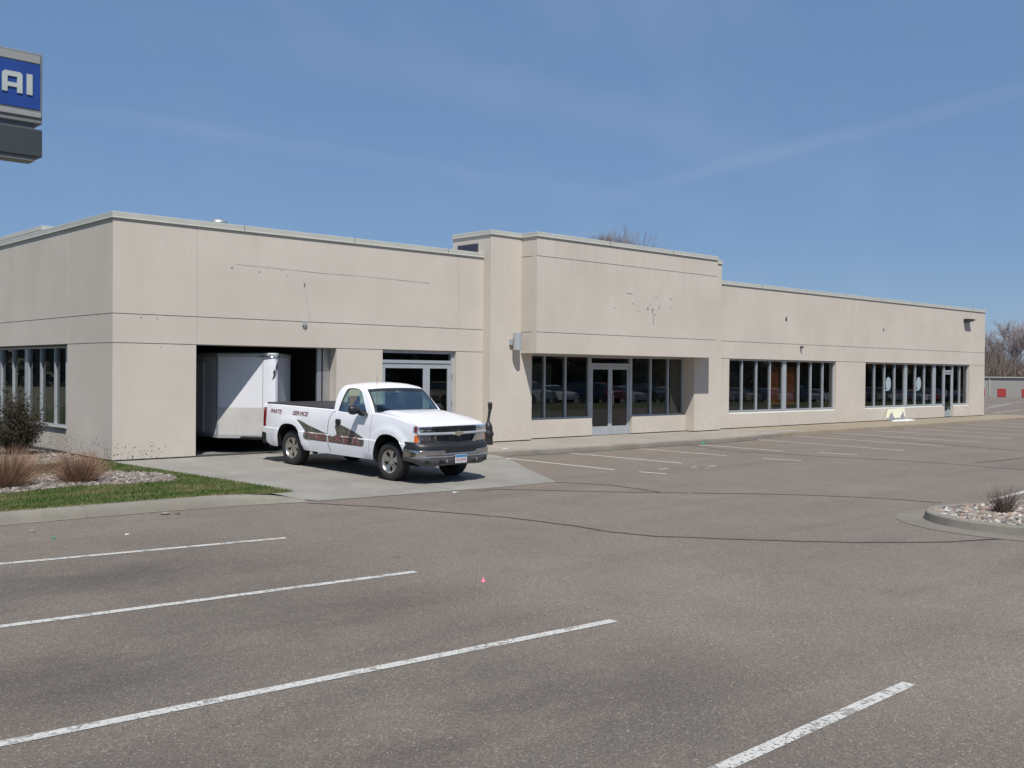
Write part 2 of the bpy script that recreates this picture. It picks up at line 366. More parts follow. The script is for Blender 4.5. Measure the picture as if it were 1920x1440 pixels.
M['twig'] = pervert('shrub_twigs', [(.10, .07, .06), (.17, .13, .10), (.07, .05, .05)], .9, 3)
M['evergreen'] = pervert('shrub_leaves', [(.028, .030, .018), (.075, .045, .038), (.045, .055, .025)], .8, 3)
M['treeline'] = pervert('treeline_leaves', [(.085, .08, .05), (.16, .12, .09), (.10, .10, .06)], .9, .3)
def rockm(name, cs):
    k = NM(name); cr_ = k.n('ShaderNodeValToRGB'); cr_.color_ramp.interpolation = 'CONSTANT'
    while len(cr_.color_ramp.elements) < len(cs): cr_.color_ramp.elements.new(.5)
    for i, c in enumerate(cs): cr_.color_ramp.elements[i].position = i/len(cs); cr_.color_ramp.elements[i].color = C4(c)
    k.L(k.geo.outputs['Random Per Island'], cr_.inputs[0]); n_ = k.noise(40, 3, .6, lo=.3, hi=.7)
    return k.fin(k.mix(.4, cr_.outputs[0], k.mix(n_, .6, 1.1), 'MULTIPLY'), .85)
M['rock'] = rockm('rocks', [(.30, .27, .23), (.48, .45, .41), (.13, .115, .105), (.30, .21, .14), (.22, .20, .175), (.28, .19, .15), (.08, .075, .078), (.34, .30, .23), (.20, .17, .15)])
M['gravel'] = rockm('gravel', [(.24, .205, .17), (.34, .30, .26), (.13, .11, .095), (.21, .17, .14), (.18, .155, .135), (.17, .145, .125)])
M['brush'] = pervert('brush_twigs', [(.25, .195, .165), (.32, .255, .22), (.20, .165, .15)], .95, .1)

# ------------------------------------------------------------------ ground levels
def lotz(x, y): return -.11 + .0125*max(min(y, 0), -30) - .012*max(x-50, 0)
# ------------------------------------------------------------------ the setting
def sheet(name, xs, ys, zf, mat, kind='structure'):
    m = MB(); m.grid([[(x, y, zf(x, y)) for y in ys] for x in xs], flip=True); return m.build(name, mat, kind=kind)
sheet('ground', [-900, -200, -60, -20, 0, 20, 50, 80, 120, 177, 178, 400, 900, 1500], [-900, -200, -60, -30, 0, 30, 60, 120, 300, 600, 1200],
      lambda x, y: lotz(min(x, 177), y)-.09, M['ground'])
def poly_sheet(name, poly, zf, mat, kind='structure', side=None, sub=0):
    bm = bmesh.new(); vs = [bm.verts.new((x, y, 0)) for x, y in poly]; bm.faces.new(vs)
    if sub:
        bmesh.ops.triangulate(bm, faces=list(bm.faces))
        for _ in range(sub): bmesh.ops.subdivide_edges(bm, edges=list(bm.edges), cuts=1, use_grid_fill=True)
    for v in bm.verts: v.co.z = zf(v.co.x, v.co.y)
    for f in bm.faces:
        if f.normal.z < 0: f.normal_flip()
    bm.normal_update()
    for f in list(bm.faces):
        if f.normal.z < 0: f.normal_flip()
    m = MB(); m.bm(bm); return m.build(name, mat, kind=kind)
# parking lot: whole asphalt field in front and to the right of the building
xs = [-60, -30, -12, -6, 0, 6, 12, 20, 30, 45, 50, 60, 80, 100, 130, 160, 174]
sheet('parking_lot', xs, [-40, -30, -24, -18, -12, -9, -6.9, -4, -2.2, 0], lotz, M['asphalt'])
sheet('side_lot', [46.5, 50, 60, 80, 100, 130, 160, 174], [0, 10, 25, 45, 70], lambda x, y: lotz(x, y)-.0, M['asphalt'])
def dz(x, y): return lerp(-y, [(-20, 0), (0, 0), (7.0, -.188), (8, -.215)])
drive = [(0.02, .35), (0.0, -.25), (.12, -2.), (.26, -4.), (.36, -5.8), (.5, -6.6), (.42, -7.05), (2., -7.3), (4, -7.44), (5.9, -7.42), (7.0, -5.4), (8.0, -3.8), (8.35, -2.9), (8.4, .35)]
m = MB()
rows = []
ysd = [.35, 0, -1, -2, -2.9, -3.8, -4.6, -5.4, -6.2, -6.8, -7.1, -7.42]
def xr(y): return lerp(-y, [(-1, 8.4), (2.9, 8.35), (3.8, 8.0), (5.4, 7.0), (7.42, 5.9)])
def xl(y): return lerp(-y, [(-1, .02), (.25, .0), (2, .12), (4, .26), (5.8, .36), (6.6, .5), (7.05, .42), (7.1, .6), (7.42, 4.5)])
for y in ysd:
    a, b = xl(y), xr(y); rows.append([(a+(b-a)*t/10, y, max(dz(0, y), lotz(0, y)+.005)) for t in range(11)])
m.grid(rows, flip=False)
for x0 in (2.9, 5.75):        # tooled joints in the slab
    pass
m.build('driveway', M['concrete'], kind='structure')
m = MB()
for (a, b) in (((3.0, .0), (3.4, -7.3)), ((.1, -3.6), (8.0, -3.6))):
    d = Vector((b[0]-a[0], b[1]-a[1])).normalized(); nn = Vector((-d.y, d.x))*.006; P = []
    for i in range(13):
        x = a[0]+(b[0]-a[0])*i/12; y = a[1]+(b[1]-a[1])*i/12
        P.append([(x-nn.x, y-nn.y, dz(0, y)+.004), (x+nn.x, y+nn.y, dz(0, y)+.004)])
    m.grid(P)
m.build('driveway_joints', M['groove'], kind='structure')

# sidewalk with kerb along the storefront, then sandy strip along the right wing
def edge_y(x): return lerp(x, [(8.3, -2.55), (9.5, -2.8), (12, -2.88), (18.5, -2.86), (20.5, -2.6), (23, -2.2), (30, -2.05), (45, -1.75), (46.5, -1.7)])
def kerbstrip(name, xs, mat_top, mat_kerb, h):
    m = MB(); P = []
    for x in xs:
        e = edge_y(x); z0 = lotz(x, e)-.03; zt = -.012; hh = h(x)
        P.append([(x, .35, .0), (x, e+.16, zt), (x, e+.03, zt), (x, e+.008, zt-.012), (x, e, zt-.04), (x, e-.015, z0)])
    o = [[r[0], r[1]] for r in P]; m.grid(o, 0, flip=True)
    m.grid([r[1:] for r in P], 1, flip=True)
    m.add(P[0]+[(xs[0], .35, -.2)], [tuple(range(7))[::-1]], 1)
    return m.build(name, [mat_top, mat_kerb], kind='structure')
kerbstrip('sidewalk', [8.38, 9, 9.5, 10.5, 12, 14, 16, 18, 18.5, 19.5, 20.5, 21.5, 22], M['sidewalk'], M['kerb'], lambda x: 0)
kerbstrip('sandy_strip', [22, 23, 25, 28, 30, 34, 38, 42, 45, 46.5], M['dirt'], M['dirt'], lambda x: 0)
m = MB(); m.add([(22.0, .2, .003), (24.6, -1.95, -.0065), (22.0, -2.15, -.0075)], [(0, 2, 1)]); m.build('sidewalk_apron', M['sidewalk'], kind='structure')
m = MB()
for x in (10.6, 13.2, 15.8, 18.4):
    m.add([(x-.005, .0, .003), (x+.005, .0, .003), (x+.005, edge_y(x)+.03, -.009), (x-.005, edge_y(x)+.03, -.009)], [(0, 3, 2, 1)])
m.build('sidewalk_joints', M['groove'], kind='structure')

# kerb in front of the lawn
def kerb_run(name, pts, h, w_, mat, inward=1, gut=0.):
    m = MB(); P = []; n = len(pts)
    for i, (x, y, hh) in enumerate(pts):
        a = pts[max(i-1, 0)]; b = pts[min(i+1, n-1)]; t = Vector((b[0]-a[0], b[1]-a[1])).normalized(); nn = Vector((-t.y, t.x))*inward
        z = lotz(x, y); q = lambda d, zz: (x+nn.x*d, y+nn.y*d, zz)
        P.append([q(-.35 if gut else -.03, z+.006), q(-.01, z+.012), q(.02, z+hh*.75), q(.045, z+hh*.96), q(.08, z+hh), q(w_, z+hh), q(w_+.01, z-.05)])
    m.grid(P, 0, flip=(inward < 0)); return m.build(name, mat, kind='structure', smooth=40)
KL = [(-40, -6.75, .15), (-12, -6.72, .15), (-6, -6.7, .15), (-4, -6.68, .15), (-2, -6.70, .15), (-1.0, -6.78, .15), (-.5, -6.86, .14), (-.1, -6.95, .11), (.2, -7.03, .06), (.42, -7.08, .015)]
kerb_run('kerb', KL, .15, .36, M['kerb'])
m = MB()
for x in (-3.05, -.9, -6.1, -9.2):
    z = lotz(x, -6.7); m.add([(x, -6.74, z+.02), (x+.015, -6.74, z+.02), (x+.015, -6.635, z+.154), (x, -6.635, z+.154), (x+.015, -6.34, z+.154), (x, -6.34, z+.154)], [(0, 1, 2, 3), (3, 2, 4, 5)])
m.build('kerb_joints', M['groove'], kind='structure')
# lawn
def lawnz(x, y): return lerp(-y, [(-30, .0), (0, -.02), (6.4, -.055)])
LAWN = [(-40, -6.4), (-1.0, -6.45), (-.3, -6.6), (.1, -6.72), (.40, -6.72), (.34, -5.8), (.24, -4.), (.10, -2.), (-.02, -.25), (-.02, .05), (-.02, 30), (-40, 30)]
poly_sheet('lawn', LAWN, lambda x, y: lawnz(x, y)-.004, M['lawn_soil'], sub=3)
def inside(x, y, poly):
    c = np.zeros(len(x), bool); n = len(poly); j = n-1
    for i in range(n):
        xi, yi = poly[i]; xj, yj = poly[j]
        c ^= ((yi > y) != (yj > y)) & (x < (xj-xi)*(y-yi)/(yj-yi+1e-12)+xi); j = i
    return c
BED = [(-.52, -4.15), (-.2, -3.5), (-.22, -2.7), (-.7, -2.1), (-1.6, -1.8), (-2.6, -1.7), (-4, -1.8), (-6, -2.2), (-6.5, -3.2), (-5, -4.2), (-3.3, -4.3), (-2.2, -3.95), (-1.4, -4.2)]
BED2 = [(-.05, .75), (-.4, .55), (-1.2, .35), (-2.6, .35), (-4.5, .6), (-5, 2), (-5, 14), (-.05, 14)]
for nm, B in (('rock_bed', BED), ('wall_bed', BED2)): poly_sheet(nm, B, lambda x, y: lawnz(x, y)+.003, M['bed_soil'])
def blades(n, x0, x1, y0, y1, keep, hmin, hmax, wd, zf, mat, name, label=None, **kw):
    x = RNG.uniform(x0, x1, n); y = RNG.uniform(y0, y1, n); k = keep(x, y); x = x[k]; y = y[k]; n = len(x)
    z = np.array([zf(a, b) for a, b in zip(x, y)]); h = RNG.uniform(hmin, hmax, n); a = RNG.uniform(0, 6.283, n); t = RNG.uniform(0, 6.283, n)
    dx = np.cos(a)*wd; dy = np.sin(a)*wd; tx = np.cos(t)*h*.5; ty = np.sin(t)*h*.5
    V = np.stack([np.stack([x-dx, y-dy, z], 1), np.stack([x+dx, y+dy, z], 1), np.stack([x+tx, y+ty, z+h], 1)], 1).reshape(-1, 3)
    npmesh(name, V, np.arange(3*n).reshape(-1, 3), mat, kind='stuff', label=label, **kw)
blades(150000, -6.5, .45, -6.62, .6, lambda x, y: inside(x, y, LAWN) & ~inside(x, y, BED) & ~inside(x, y, BED2), .02, .055, .006, lawnz, M['grass'], 'grass',
       'short green lawn grass with yellowed patches behind the kerb', cat='grass')
def rocks(name, n, poly, zf, r0, r1, label, mat='gravel'):
    P = np.array(poly); x = RNG.uniform(P[:, 0].min(), P[:, 0].max(), n); y = RNG.uniform(P[:, 1].min(), P[:, 1].max(), n); k = inside(x, y, poly); x = x[k]; y = y[k]; n = len(x)
    ico = bmesh.new(); bmesh.ops.create_icosphere(ico, subdivisions=1, radius=1); bv = np.array([v.co[:] for v in ico.verts]); ico.verts.index_update(); bf = np.array([[v.index for v in f.verts] for f in ico.faces]); ico.free()
    s = RNG.uniform(r0, r1, n); V = bv[None]*(1+RNG.uniform(-.28, .28, (n, len(bv), 1)))
    V = V*np.stack([s*RNG.uniform(.8, 1.5, n), s*RNG.uniform(.8, 1.3, n), s*RNG.uniform(.5, .85, n)], 1)[:, None]
    a = RNG.uniform(0, 6.28, n); ca, sa = np.cos(a)[:, None], np.sin(a)[:, None]
    X = V[..., 0]*ca-V[..., 1]*sa+x[:, None]; Y = V[..., 0]*sa+V[..., 1]*ca+y[:, None]; Z = V[..., 2]+(np.array([zf(p, q) for p, q in zip(x, y)])+s*.35*RNG.uniform(.5, 1.6, n))[:, None]
    Fa = (bf[None]+np.arange(n)[:, None, None]*len(bv)).reshape(-1, 3)
    npmesh(name, np.stack([X, Y, Z], -1).reshape(-1, 3), Fa, M[mat], kind='stuff', label=label, cat='gravel')
rocks('landscape_gravel', 5200, BED, lawnz, .018, .05, 'pale mixed river gravel around the dry grass clumps')
rocks('wall_gravel', 2500, [(-.05, .75), (-.4, .55), (-1.2, .35), (-2.6, .35), (-4.5, .6), (-5, 2), (-5, 4), (-.05, 4)], lawnz, .02, .045, 'pale gravel strip along the shaded side wall')

# painted stripes
def ribbon(pts, w_, dzv=.005):
    P = []; n = len(pts)
    for i, (x, y) in enumerate(pts):
        a = pts[max(i-1, 0)]; b = pts[min(i+1, n-1)]; t = Vector((b[0]-a[0], b[1]-a[1])).normalized(); nn = Vector((-t.y, t.x))*w_*.5
        P.append([(x-nn.x, y-nn.y, lotz(x-nn.x, y-nn.y)+dzv), (x+nn.x, y+nn.y, lotz(x+nn.x, y+nn.y)+dzv)])
    return P
def stripe(a, b, w_, mat, name='parking_stripe'):
    n = max(2, int(math.dist(a, b)/1.5)); pts = [(a[0]+(b[0]-a[0])*i/n, a[1]+(b[1]-a[1])*i/n) for i in range(n+1)]
    m = MB(); m.grid(ribbon(pts, w_), flip=True); m.build(name, mat, kind='structure')
for a, b in (((-8.0, -9.10), (-1.66, -9.88)), ((-6.1, -12.29), (-1.66, -12.66)), ((-8.6, -15.05), (-1.58, -15.53)), ((-8.4, -18.33), (-1.28, -18.20))):
    stripe(a, b, .105, M['line'])
for a, b in (((8.50, -3.05), (8.67, -6.5)), ((8.8, -7.1), (8.98, -7.72)), ((10.92, -2.98), (11.23, -6.4)), ((13.64, -3.05), (13.98, -5.73)), ((16.37, -3.06), (16.62, -5.8)),
             ((14.12, -6.75), (14.43, -7.69)), ((17.13, -6.59), (17.36, -7.63)), ((19.91, -2.75), (20.0, -7.65)), ((22.6, -2.35), (22.9, -7.53)), ((25.3, -2.3), (25.7, -7.43)),
             ((28.2, -2.4), (28.6, -7.33)), ((30.9, -2.3), (31.3, -7.2)), ((33.6, -2.2), (34.0, -6.9)), ((36.7, -2.2), (37.1, -6.6)), ((39.5, -2.1), (39.8, -6.6)), ((42.2, -2.1), (42.5, -6.6))):
    stripe(a, b, .11, M['faded'])
for a, b in (((66, 9.0), (90, 16.8)), ((64.8, 6.0), (52, 2.8)), ((78, 13.6), (112, 24)), ((10.5, -14.0), (16, -13.6))): stripe(a, b, .12, M['faded'])
# worn wheelchair-bay symbol remnants
m = MB()
for k_, (px, py, sx, sy) in enumerate(((9.75, -7.0, .45, .09), (10.65, -7.15, .22, .07), (10.9, -7.05, .14, .08), (11.3, -7.25, .35, .10), (10.4, -7.45, .06, .14), (10.75, -7.5, .10, .10))):
    n = 9; ring = [(px+sx*.5*math.cos(6.28*i/n)*random.uniform(.7, 1.2), py+sy*.5*math.sin(6.28*i/n)*random.uniform(.7, 1.2)) for i in range(n)]
    m.add([(x, y, lotz(x, y)+.005) for x, y in ring], [tuple(range(n))])
m.build('worn_pavement_marking', M['faded'], kind='structure')
CR = [[[.34, -7.2], [.965, -8.145], [1.492, -9.261], [1.925, -10.269], [2.125, -11.317], [2.188, -12.192], [2.392, -12.791], [3.189, -13.717], [4.15, -14.762], [5.318, -15.547], [6.165, -15.922]],
 [[3.612, -7.577], [4.105, -7.60], [4.61, -8.084], [5.422, -8.943], [6.291, -9.744], [7.496, -10.783], [8.199, -11.468], [8.755, -12.233], [9.15, -12.983], [9.3, -13.6]],
 [[5.843, -7.45], [6.194, -7.957], [6.40, -8.442], [6.383, -9.026], [6.291, -9.744]],
 [[15.934, -2.985], [15.405, -5.0], [16.155, -7.554], [16.735, -8.9], [17.007, -10.313], [17.116, -12.07]],
 [[25.112, -2.414], [24.701, -4.27], [24.079, -6.088], [23.517, -8.0], [23.185, -9.776]], [[17.907, -10.57], [19.386, -10.671], [21.3, -10.7]]]
for c in CR:
    pts = []
    for a, b in zip(c, c[1:]):
        for t in (0, .25, .5, .75): pts.append((a[0]+(b[0]-a[0])*t+random.uniform(-.02, .02), a[1]+(b[1]-a[1])*t+random.uniform(-.02, .02)))
    pts.append(tuple(c[-1])); P = ribbon(pts, .06, .0035)
    m = MB(); m.grid(P, flip=True); m.build('crack_sealant_line', M['sealant'], kind='structure')
m = MB(); P = []
for i in range(40):
    x = 8.9+i*.29; e = edge_y(x)-.03+random.uniform(-.01, .01); P.append([(x, e-.03-random.uniform(0, .03), lotz(x, e)+.004), (x, e+.02, lotz(x, e)+.004)])
m.grid(P, flip=True); m.build('kerb_gap', M['sealant'], kind='structure')

sheet('grass_verge', [18, 30, 60, 100, 150], [-33.5, -31, -27, -23], lambda x, y: lotz(x, y)+.02+(.18 if -32 < y < -24 else 0), M['lawn_soil'])
# planted island on the right
ISL = [(16, -15.6), (9.4, -14.75), (8.4, -14.25), (7.75, -14.12), (7.15, -14.28), (6.78, -14.62), (6.56, -15.05), (6.5, -15.6), (6.6, -16.1), (6.8, -17), (7.1, -18.5), (16, -18.5)]
def chaikin(P, n=2):
    for _ in range(n):
        Q = [P[0]]
        for a, b in zip(P, P[1:]): Q += [(a[0]*.75+b[0]*.25, a[1]*.75+b[1]*.25), (a[0]*.25+b[0]*.75, a[1]*.25+b[1]*.75)]
        P = Q+[P[-1]]
    return P
ISL = chaikin(ISL)
cc = (9.5, -16.4)
def offs(poly, d):
    n = len(poly); out = []
    for i in range(n):
        a = Vector(poly[i-1]); b = Vector(poly[i]); c_ = Vector(poly[(i+1) % n]); t = (c_-a).normalized(); nn = Vector((t.y, -t.x)); out.append(tuple(b+nn*d))
    return out
sm = ISL
g_out = offs(ISL, .42); g_out[0] = (16, -15.2); g_out[-1] = (16.3, -18.9); 
def ringband(m, A, B, za, zb, mi=0):
    m.grid([[(a[0], a[1], za(a)), (b[0], b[1], zb(b))] for a, b in zip(A+[A[0]], B+[B[0]])], mi)
lz = lambda d: (lambda p: lotz(p[0], p[1])+d)
m = MB(); ringband(m, ISL, g_out, lz(.014), lz(.006)); o = m.build('island_gutter', M['gutter'], kind='structure')
m = MB(); i1 = offs(ISL, -.03); i2 = offs(ISL, -.05); i3 = offs(ISL, -.19)
ringband(m, ISL, i1, lz(.0), lz(.12)); ringband(m, i1, i2, lz(.12), lz(.14)); ringband(m, i2, i3, lz(.14), lz(.142)); ringband(m, i3, i3, lz(.142), lz(.05))
m.build('island_kerb', M['kerb'], kind='structure', smooth=35)
poly_sheet('island_bed', i3, lambda x, y: lotz(x, y)+.10, M['bed_soil'])
rocks('island_gravel', 14000, [(12, -15.2), (9.35, -14.95), (8.35, -14.43), (7.75, -14.32), (7.28, -14.42), (6.95, -14.72), (6.74, -15.1), (6.68, -15.6), (6.8, -16.1), (7.0, -17), (12, -17)], lambda x, y: lotz(x, y)+.10, .018, .052,
      'multicoloured rounded stones filling the kerbed parking island', 'rock')

# ------------------------------------------------------------------ the building
BLD = thing('commercial_building', 'long single-storey beige stucco commercial building with empty storefront windows and an open garage bay', 'building')
def wallmesh(fn, us, zs, openings, grooves_z=(), grooves_u=(), th=.3, gd=.012):
    """watertight wall; fn(u, depth, z); openings (u0,u1,z0,z1); grooves (pos,width)"""
    U = set(us); Z = set(zs)
    for a, b, c, d in openings: U |= {a, b}; Z |= {c, d}
    for g, w_ in grooves_z: Z |= {g-w_/2, g+w_/2}
    for g, w_, a, b in grooves_u: U |= {g-w_/2, g+w_/2}; Z |= {a, b}
    U = sorted(u for u in U if us[0]-1e-6 <= u <= us[-1]+1e-6); Z = sorted(z for z in Z if zs[0]-1e-6 <= z <= zs[-1]+1e-6)
    nu, nz_ = len(U)-1, len(Z)-1
    def depth(i, j):
        if i < 0 or j < 0 or i >= nu or j >= nz_: return None
        u = (U[i]+U[i+1])/2; z = (Z[j]+Z[j+1])/2
        for a, b, c, d in openings:
            if a < u < b and c < z < d: return None
        for g, w_ in grooves_z:
            if abs(z-g) < w_/2: return gd
        for g, w_, a, b in grooves_u:
            if abs(u-g) < w_/2 and a < z < b: return gd*.5
        return 0.
    m = MB()
    for i in range(nu):
        for j in range(nz_):
            d = depth(i, j)
            if d is None: continue
            u0, u1, z0, z1 = U[i], U[i+1], Z[j], Z[j+1]
            m.add([fn(u0, d, z0), fn(u1, d, z0), fn(u1, d, z1), fn(u0, d, z1)], [(0, 1, 2, 3)], 1 if d > 0 else 0)
            m.add([fn(u0, th, z0), fn(u1, th, z0), fn(u1, th, z1), fn(u0, th, z1)], [(3, 2, 1, 0)])
            for di, dj, q in ((-1, 0, (u0, z1, u0, z0)), (1, 0, (u1, z0, u1, z1)), (0, -1, (u0, z0, u1, z0)), (0, 1, (u1, z1, u0, z1))):
                e = depth(i+di, j+dj); e = th if e is None else e
                if e > d+1e-6:
                    a, b, c, dd = q; m.add([fn(a, d, b), fn(c, d, dd), fn(c, e, dd), fn(a, e, b)], [(3, 2, 1, 0)], 0)
    return m
WM = [M['wall'], M['groove']]
ZL, ZU, ZC, ZT = 2.528, 3.152, 5.178, 5.31
GZ = ((ZL, .016), (ZU, .016))
fr = lambda y0: (lambda u, d, z: (u, y0+d, z))
# left wing front
wallmesh(fr(0), (0.0, 10.44), (.03, ZC), [(1.885, 5.60, .03, ZL-.008), (7.0, 9.47, .03, ZL-.008)], GZ, ((1.895, .006, ZL, ZC), (9.54, .006, .03, ZC))).build('wall', WM, BLD)
# left side wall: pier, recessed window strip beneath a flush lintel
lf = lambda x0: (lambda u, d, z: (x0+d, -u, z))     # u = -y so the face normal points to -x
wallmesh(lf(0), (-26., -.30), (.03, ZC), [(-12.3, -2.62, .03, ZL-.008)], GZ, ((-2.62, .010, ZL, ZC), (-12.3, .010, ZL, ZC))).build('wall', WM, BLD)
m = MB(); m.box((.15, 2.50, .03), (.30, 12.4, .585)); m.add([(.0, 2.50, 2.52), (.15, 2.5, 2.52), (.15, 3.05, 2.52)], [(0, 1, 2)])
m.box((.15, 2.50, .585), (.30, 3.09, 2.50)); m.build('wall', WM, BLD)
for z in (ZL, ZU): m = MB(); m.box((-.0015, .002, z-.008), (.01, .30, z+.008)); m.build('joint', M['groove'], BLD)
# foundation line
m = MB()
for a, b in (((.02, .02, -.2), (10.43, .28, .03)), ((.02, .28, -.2), (.28, 26, .03)), ((10.46, -.29, -.2), (12.05, .3, .03)), ((19.77, -.29, -.2), (21.25, .3, .03)), ((21.26, .105, -.2), (44.13, .35, .03)), ((12.05, .07, -.2), (15.03, .3, .03)), ((16.95, .07, -.2), (19.77, .3, .03))):
    m.box(a, b)
m.build('foundation', M['wall_dark'], BLD)
# pylons (left and right of the entrance)
GZP = ()
def pylon(x0, x1, yb, louver=False):
    m = wallmesh(fr(-.31), (x0, x1), (.03, 5.81), [], GZP, (), th=.25)
    m.add([(x0, -.06, .03), (x0, -.06, 5.81), (x0, yb, 5.81), (x0, yb, .03)], [(0, 1, 2, 3)]); m.add([(x1, -.06, .03), (x1, -.06, 5.81), (x1, yb, 5.81), (x1, yb, .03)], [(3, 2, 1, 0)])
    m.add([(x0, yb, .03), (x0, yb, 5.81), (x1, yb, 5.81), (x1, yb, .03)], [(0, 1, 2, 3)])
    return m
pylon(10.44, 12.064, 1.35).build('wall', WM, BLD)
pylon(19.75, 21.26, 1.35).build('wall', WM, BLD)
# canopy mass over the entrance
CX0, CX1, CY = 11.612, 20.13, -.95
m = wallmesh(fr(CY), (CX0, CX1), (2.518, 5.81), [], ((3.115, .016), (5.26, .016)), (), th=.2)
for x, f in ((CX0, 1), (CX1, 0)):
    for za, zb, dd in ((2.518, 3.107, 0), (3.107, 3.123, .012), (3.123, 5.252, 0), (5.252, 5.268, .012), (5.268, 5.81, 0)):
        xx = x+(dd if f else -dd); q = [(xx, CY+.2, za), (xx, CY+.2, zb), (xx, -.30, zb), (xx, -.30, za)]; m.add(q, [(0, 1, 2, 3) if f else (3, 2, 1, 0)], 1 if dd else 0)
m.add([(CX0, CY+.2, 2.518), (CX1, CY+.2, 2.518), (CX1, .6, 2.518), (CX0, .6, 2.518)], [(0, 3, 2, 1)])
m.add([(CX0, 1.35, 4.5), (CX1, 1.35, 4.5), (CX1, 1.35, 5.81), (CX0, 1.35, 5.81)], [(0, 3, 2, 1)])
m.build('canopy', WM, BLD)
m = MB(); m.box((12.06, .05, .03), (15.03, .30, .565)); m.build('wall', WM, BLD)
m = MB(); m.box((16.95, .05, .03), (19.75, .30, .565)); m.build('wall', WM, BLD)
# right wing
YR = .085
W1 = (22.32, 29.74, .52, ZL-.008); W2 = (32.14, 42.4, .53, ZL-.008)
wallmesh(fr(YR), (21.26, 44.15), (.03, ZC), [W1, W2, (39.68, 40.66, .03, .53)], GZ, ((21.9, .008, .03, ZC), (30.9, .008, ZU, ZC), (37.3, .008, ZU, ZC))).build('wall', WM, BLD)
m = MB(); m.add([(44.15, YR, .03), (44.15, YR, ZC), (44.15, 26, ZC), (44.15, 26, .03)], [(3, 2, 1, 0)]); m.add([(0, 26, .03), (0, 26, ZC), (44.15, 26, ZC), (44.15, 26, .03)], [(0, 1, 2, 3)])
m.build('wall', WM, BLD)
# copings
def coping(name, pts, z0, z1, depth=.32, out=.022, inward=1):
    m = MB(); P = []; n = len(pts)
    for i, (x, y) in enumerate(pts):
        p = Vector((x, y)); d0 = (p-Vector(pts[i-1])).normalized() if i else None; d1 = (Vector(pts[i+1])-p).normalized() if i < n-1 else None
        d0 = d0 or d1; d1 = d1 or d0; n0 = Vector((-d0.y, d0.x))*inward; n1 = Vector((-d1.y, d1.x))*inward; nn = (n0+n1); nn = nn/max(.3, nn.dot(n0)) if nn.length > .1 else n0
        q = lambda d, z: (x+nn.x*d, y+nn.y*d, z)
        P.append([q(0, z0), q(-out-.012, z0-.004), q(-out-.012, z0+.012), q(-out, z0+.02), q(-out, z1-.006), q(-out+.006, z1), q(depth, z1+.012), q(depth, z0-.2)])
    m.grid(P, flip=(inward < 0)); m.f.append(tuple(range(8))); m.m.append(0); m.f.append(tuple(len(m.v)-8+i for i in range(8))[::-1]); m.m.append(0)
    return m.build(name, M['cap'], BLD)
coping('coping', [(0, 26), (0, 0), (10.437, 0)], ZC, ZT)
coping('coping', [(21.262, YR), (44.15, YR), (44.15, 26)], ZC, ZT)
coping('coping', [(10.44, 1.35), (10.44, -.31), (CX0, -.31), (CX0, CY), (CX1, CY), (CX1, -.31), (21.26, -.31), (21.26, 1.35)], 5.81, 5.935)
for cx_, cy_, c0, c1 in [(x, 0, ZC, ZT) for x in (3.05, 6.1, 9.15)]+[(x, YR, ZC, ZT) for x in (24.3, 27.35, 30.4, 33.45, 36.5, 39.55, 42.6)]+[(x, CY, 5.81, 5.935) for x in (14.66, 17.71)]:
    m = MB(); m.box((cx_-.004, cy_-.0365, c0+.018), (cx_+.004, cy_-.02, c1-.006)); m.build('coping_seam', M['groove'], BLD)
m = MB(); m.box((.30, .3, 4.95), (44.1, 25.95, 5.0)); m.build('roof', M['roof'], BLD)
m = MB(); m.box((10.46, -.28, 5.78), (21.24, 1.34, 5.80)); m.build('roof', M['roof'], BLD)
# louvered opening in the pylon side
m = MB(); m.box((10.425, .22, 5.30), (10.46, 1.12, 5.60))
for i in range(7): m.box((10.415, .25, 5.34+i*.037), (10.43, 1.09, 5.352+i*.037))
m.build('louver', M['louver'], BLD)
# stepped-back roof volume at the far left
m = MB(); m.box((2., 10.3, 4.9), (9., 22., 6.10)); m.build('rooftop_block', WM, BLD)
coping('coping', [(2, 22), (2, 10.3), (9, 10.3)], 6.10, 6.215)

# interior shell
m = MB()
for a, b, mi in (((.3, 10.5, 0), (44, 10.6, 4.9), 0), ((6.3, .3, 0), (6.4, 10.5, 4.9), 0), ((21.5, .4, 0), (21.6, 10.5, 4.9), 0), ((31.0, .4, 0), (31.1, 10.5, 4.9), 0), ((43.9, .4, 0), (44, 10.5, 4.9), 0),
                 ((.3, .3, 2.95), (44, 10.5, 3.0), 0), ((10.5, 2.5, 2.45), (21.5, 2.56, 2.95), 1), ((21.6, 2.2, 2.33), (31, 2.26, 2.95), 1), ((31.1, 2.2, 2.33), (43.9, 2.26, 2.95), 1),
                 ((.3, .25, -.05), (44, 10.5, -.012), 2), ((26.3, .9, 0), (26.4, 5.5, 2.95), 0), ((20.0, .35, 0), (20.1, 3.2, 2.95), 0), ((14.2, 4.8, 0), (18, 4.9, 2.3), 0)):
    m.box(a, b, mi)
m.build('interior', [M['inner'], M['inner_red'], M['inner_floor']], BLD)
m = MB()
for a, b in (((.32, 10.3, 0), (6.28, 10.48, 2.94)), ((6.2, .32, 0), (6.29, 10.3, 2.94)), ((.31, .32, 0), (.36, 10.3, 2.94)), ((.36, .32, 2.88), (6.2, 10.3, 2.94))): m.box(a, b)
m.build('bay_shade_lining', M['bay'], BLD)  # dark sheets added inside the bay, shade put into their colour

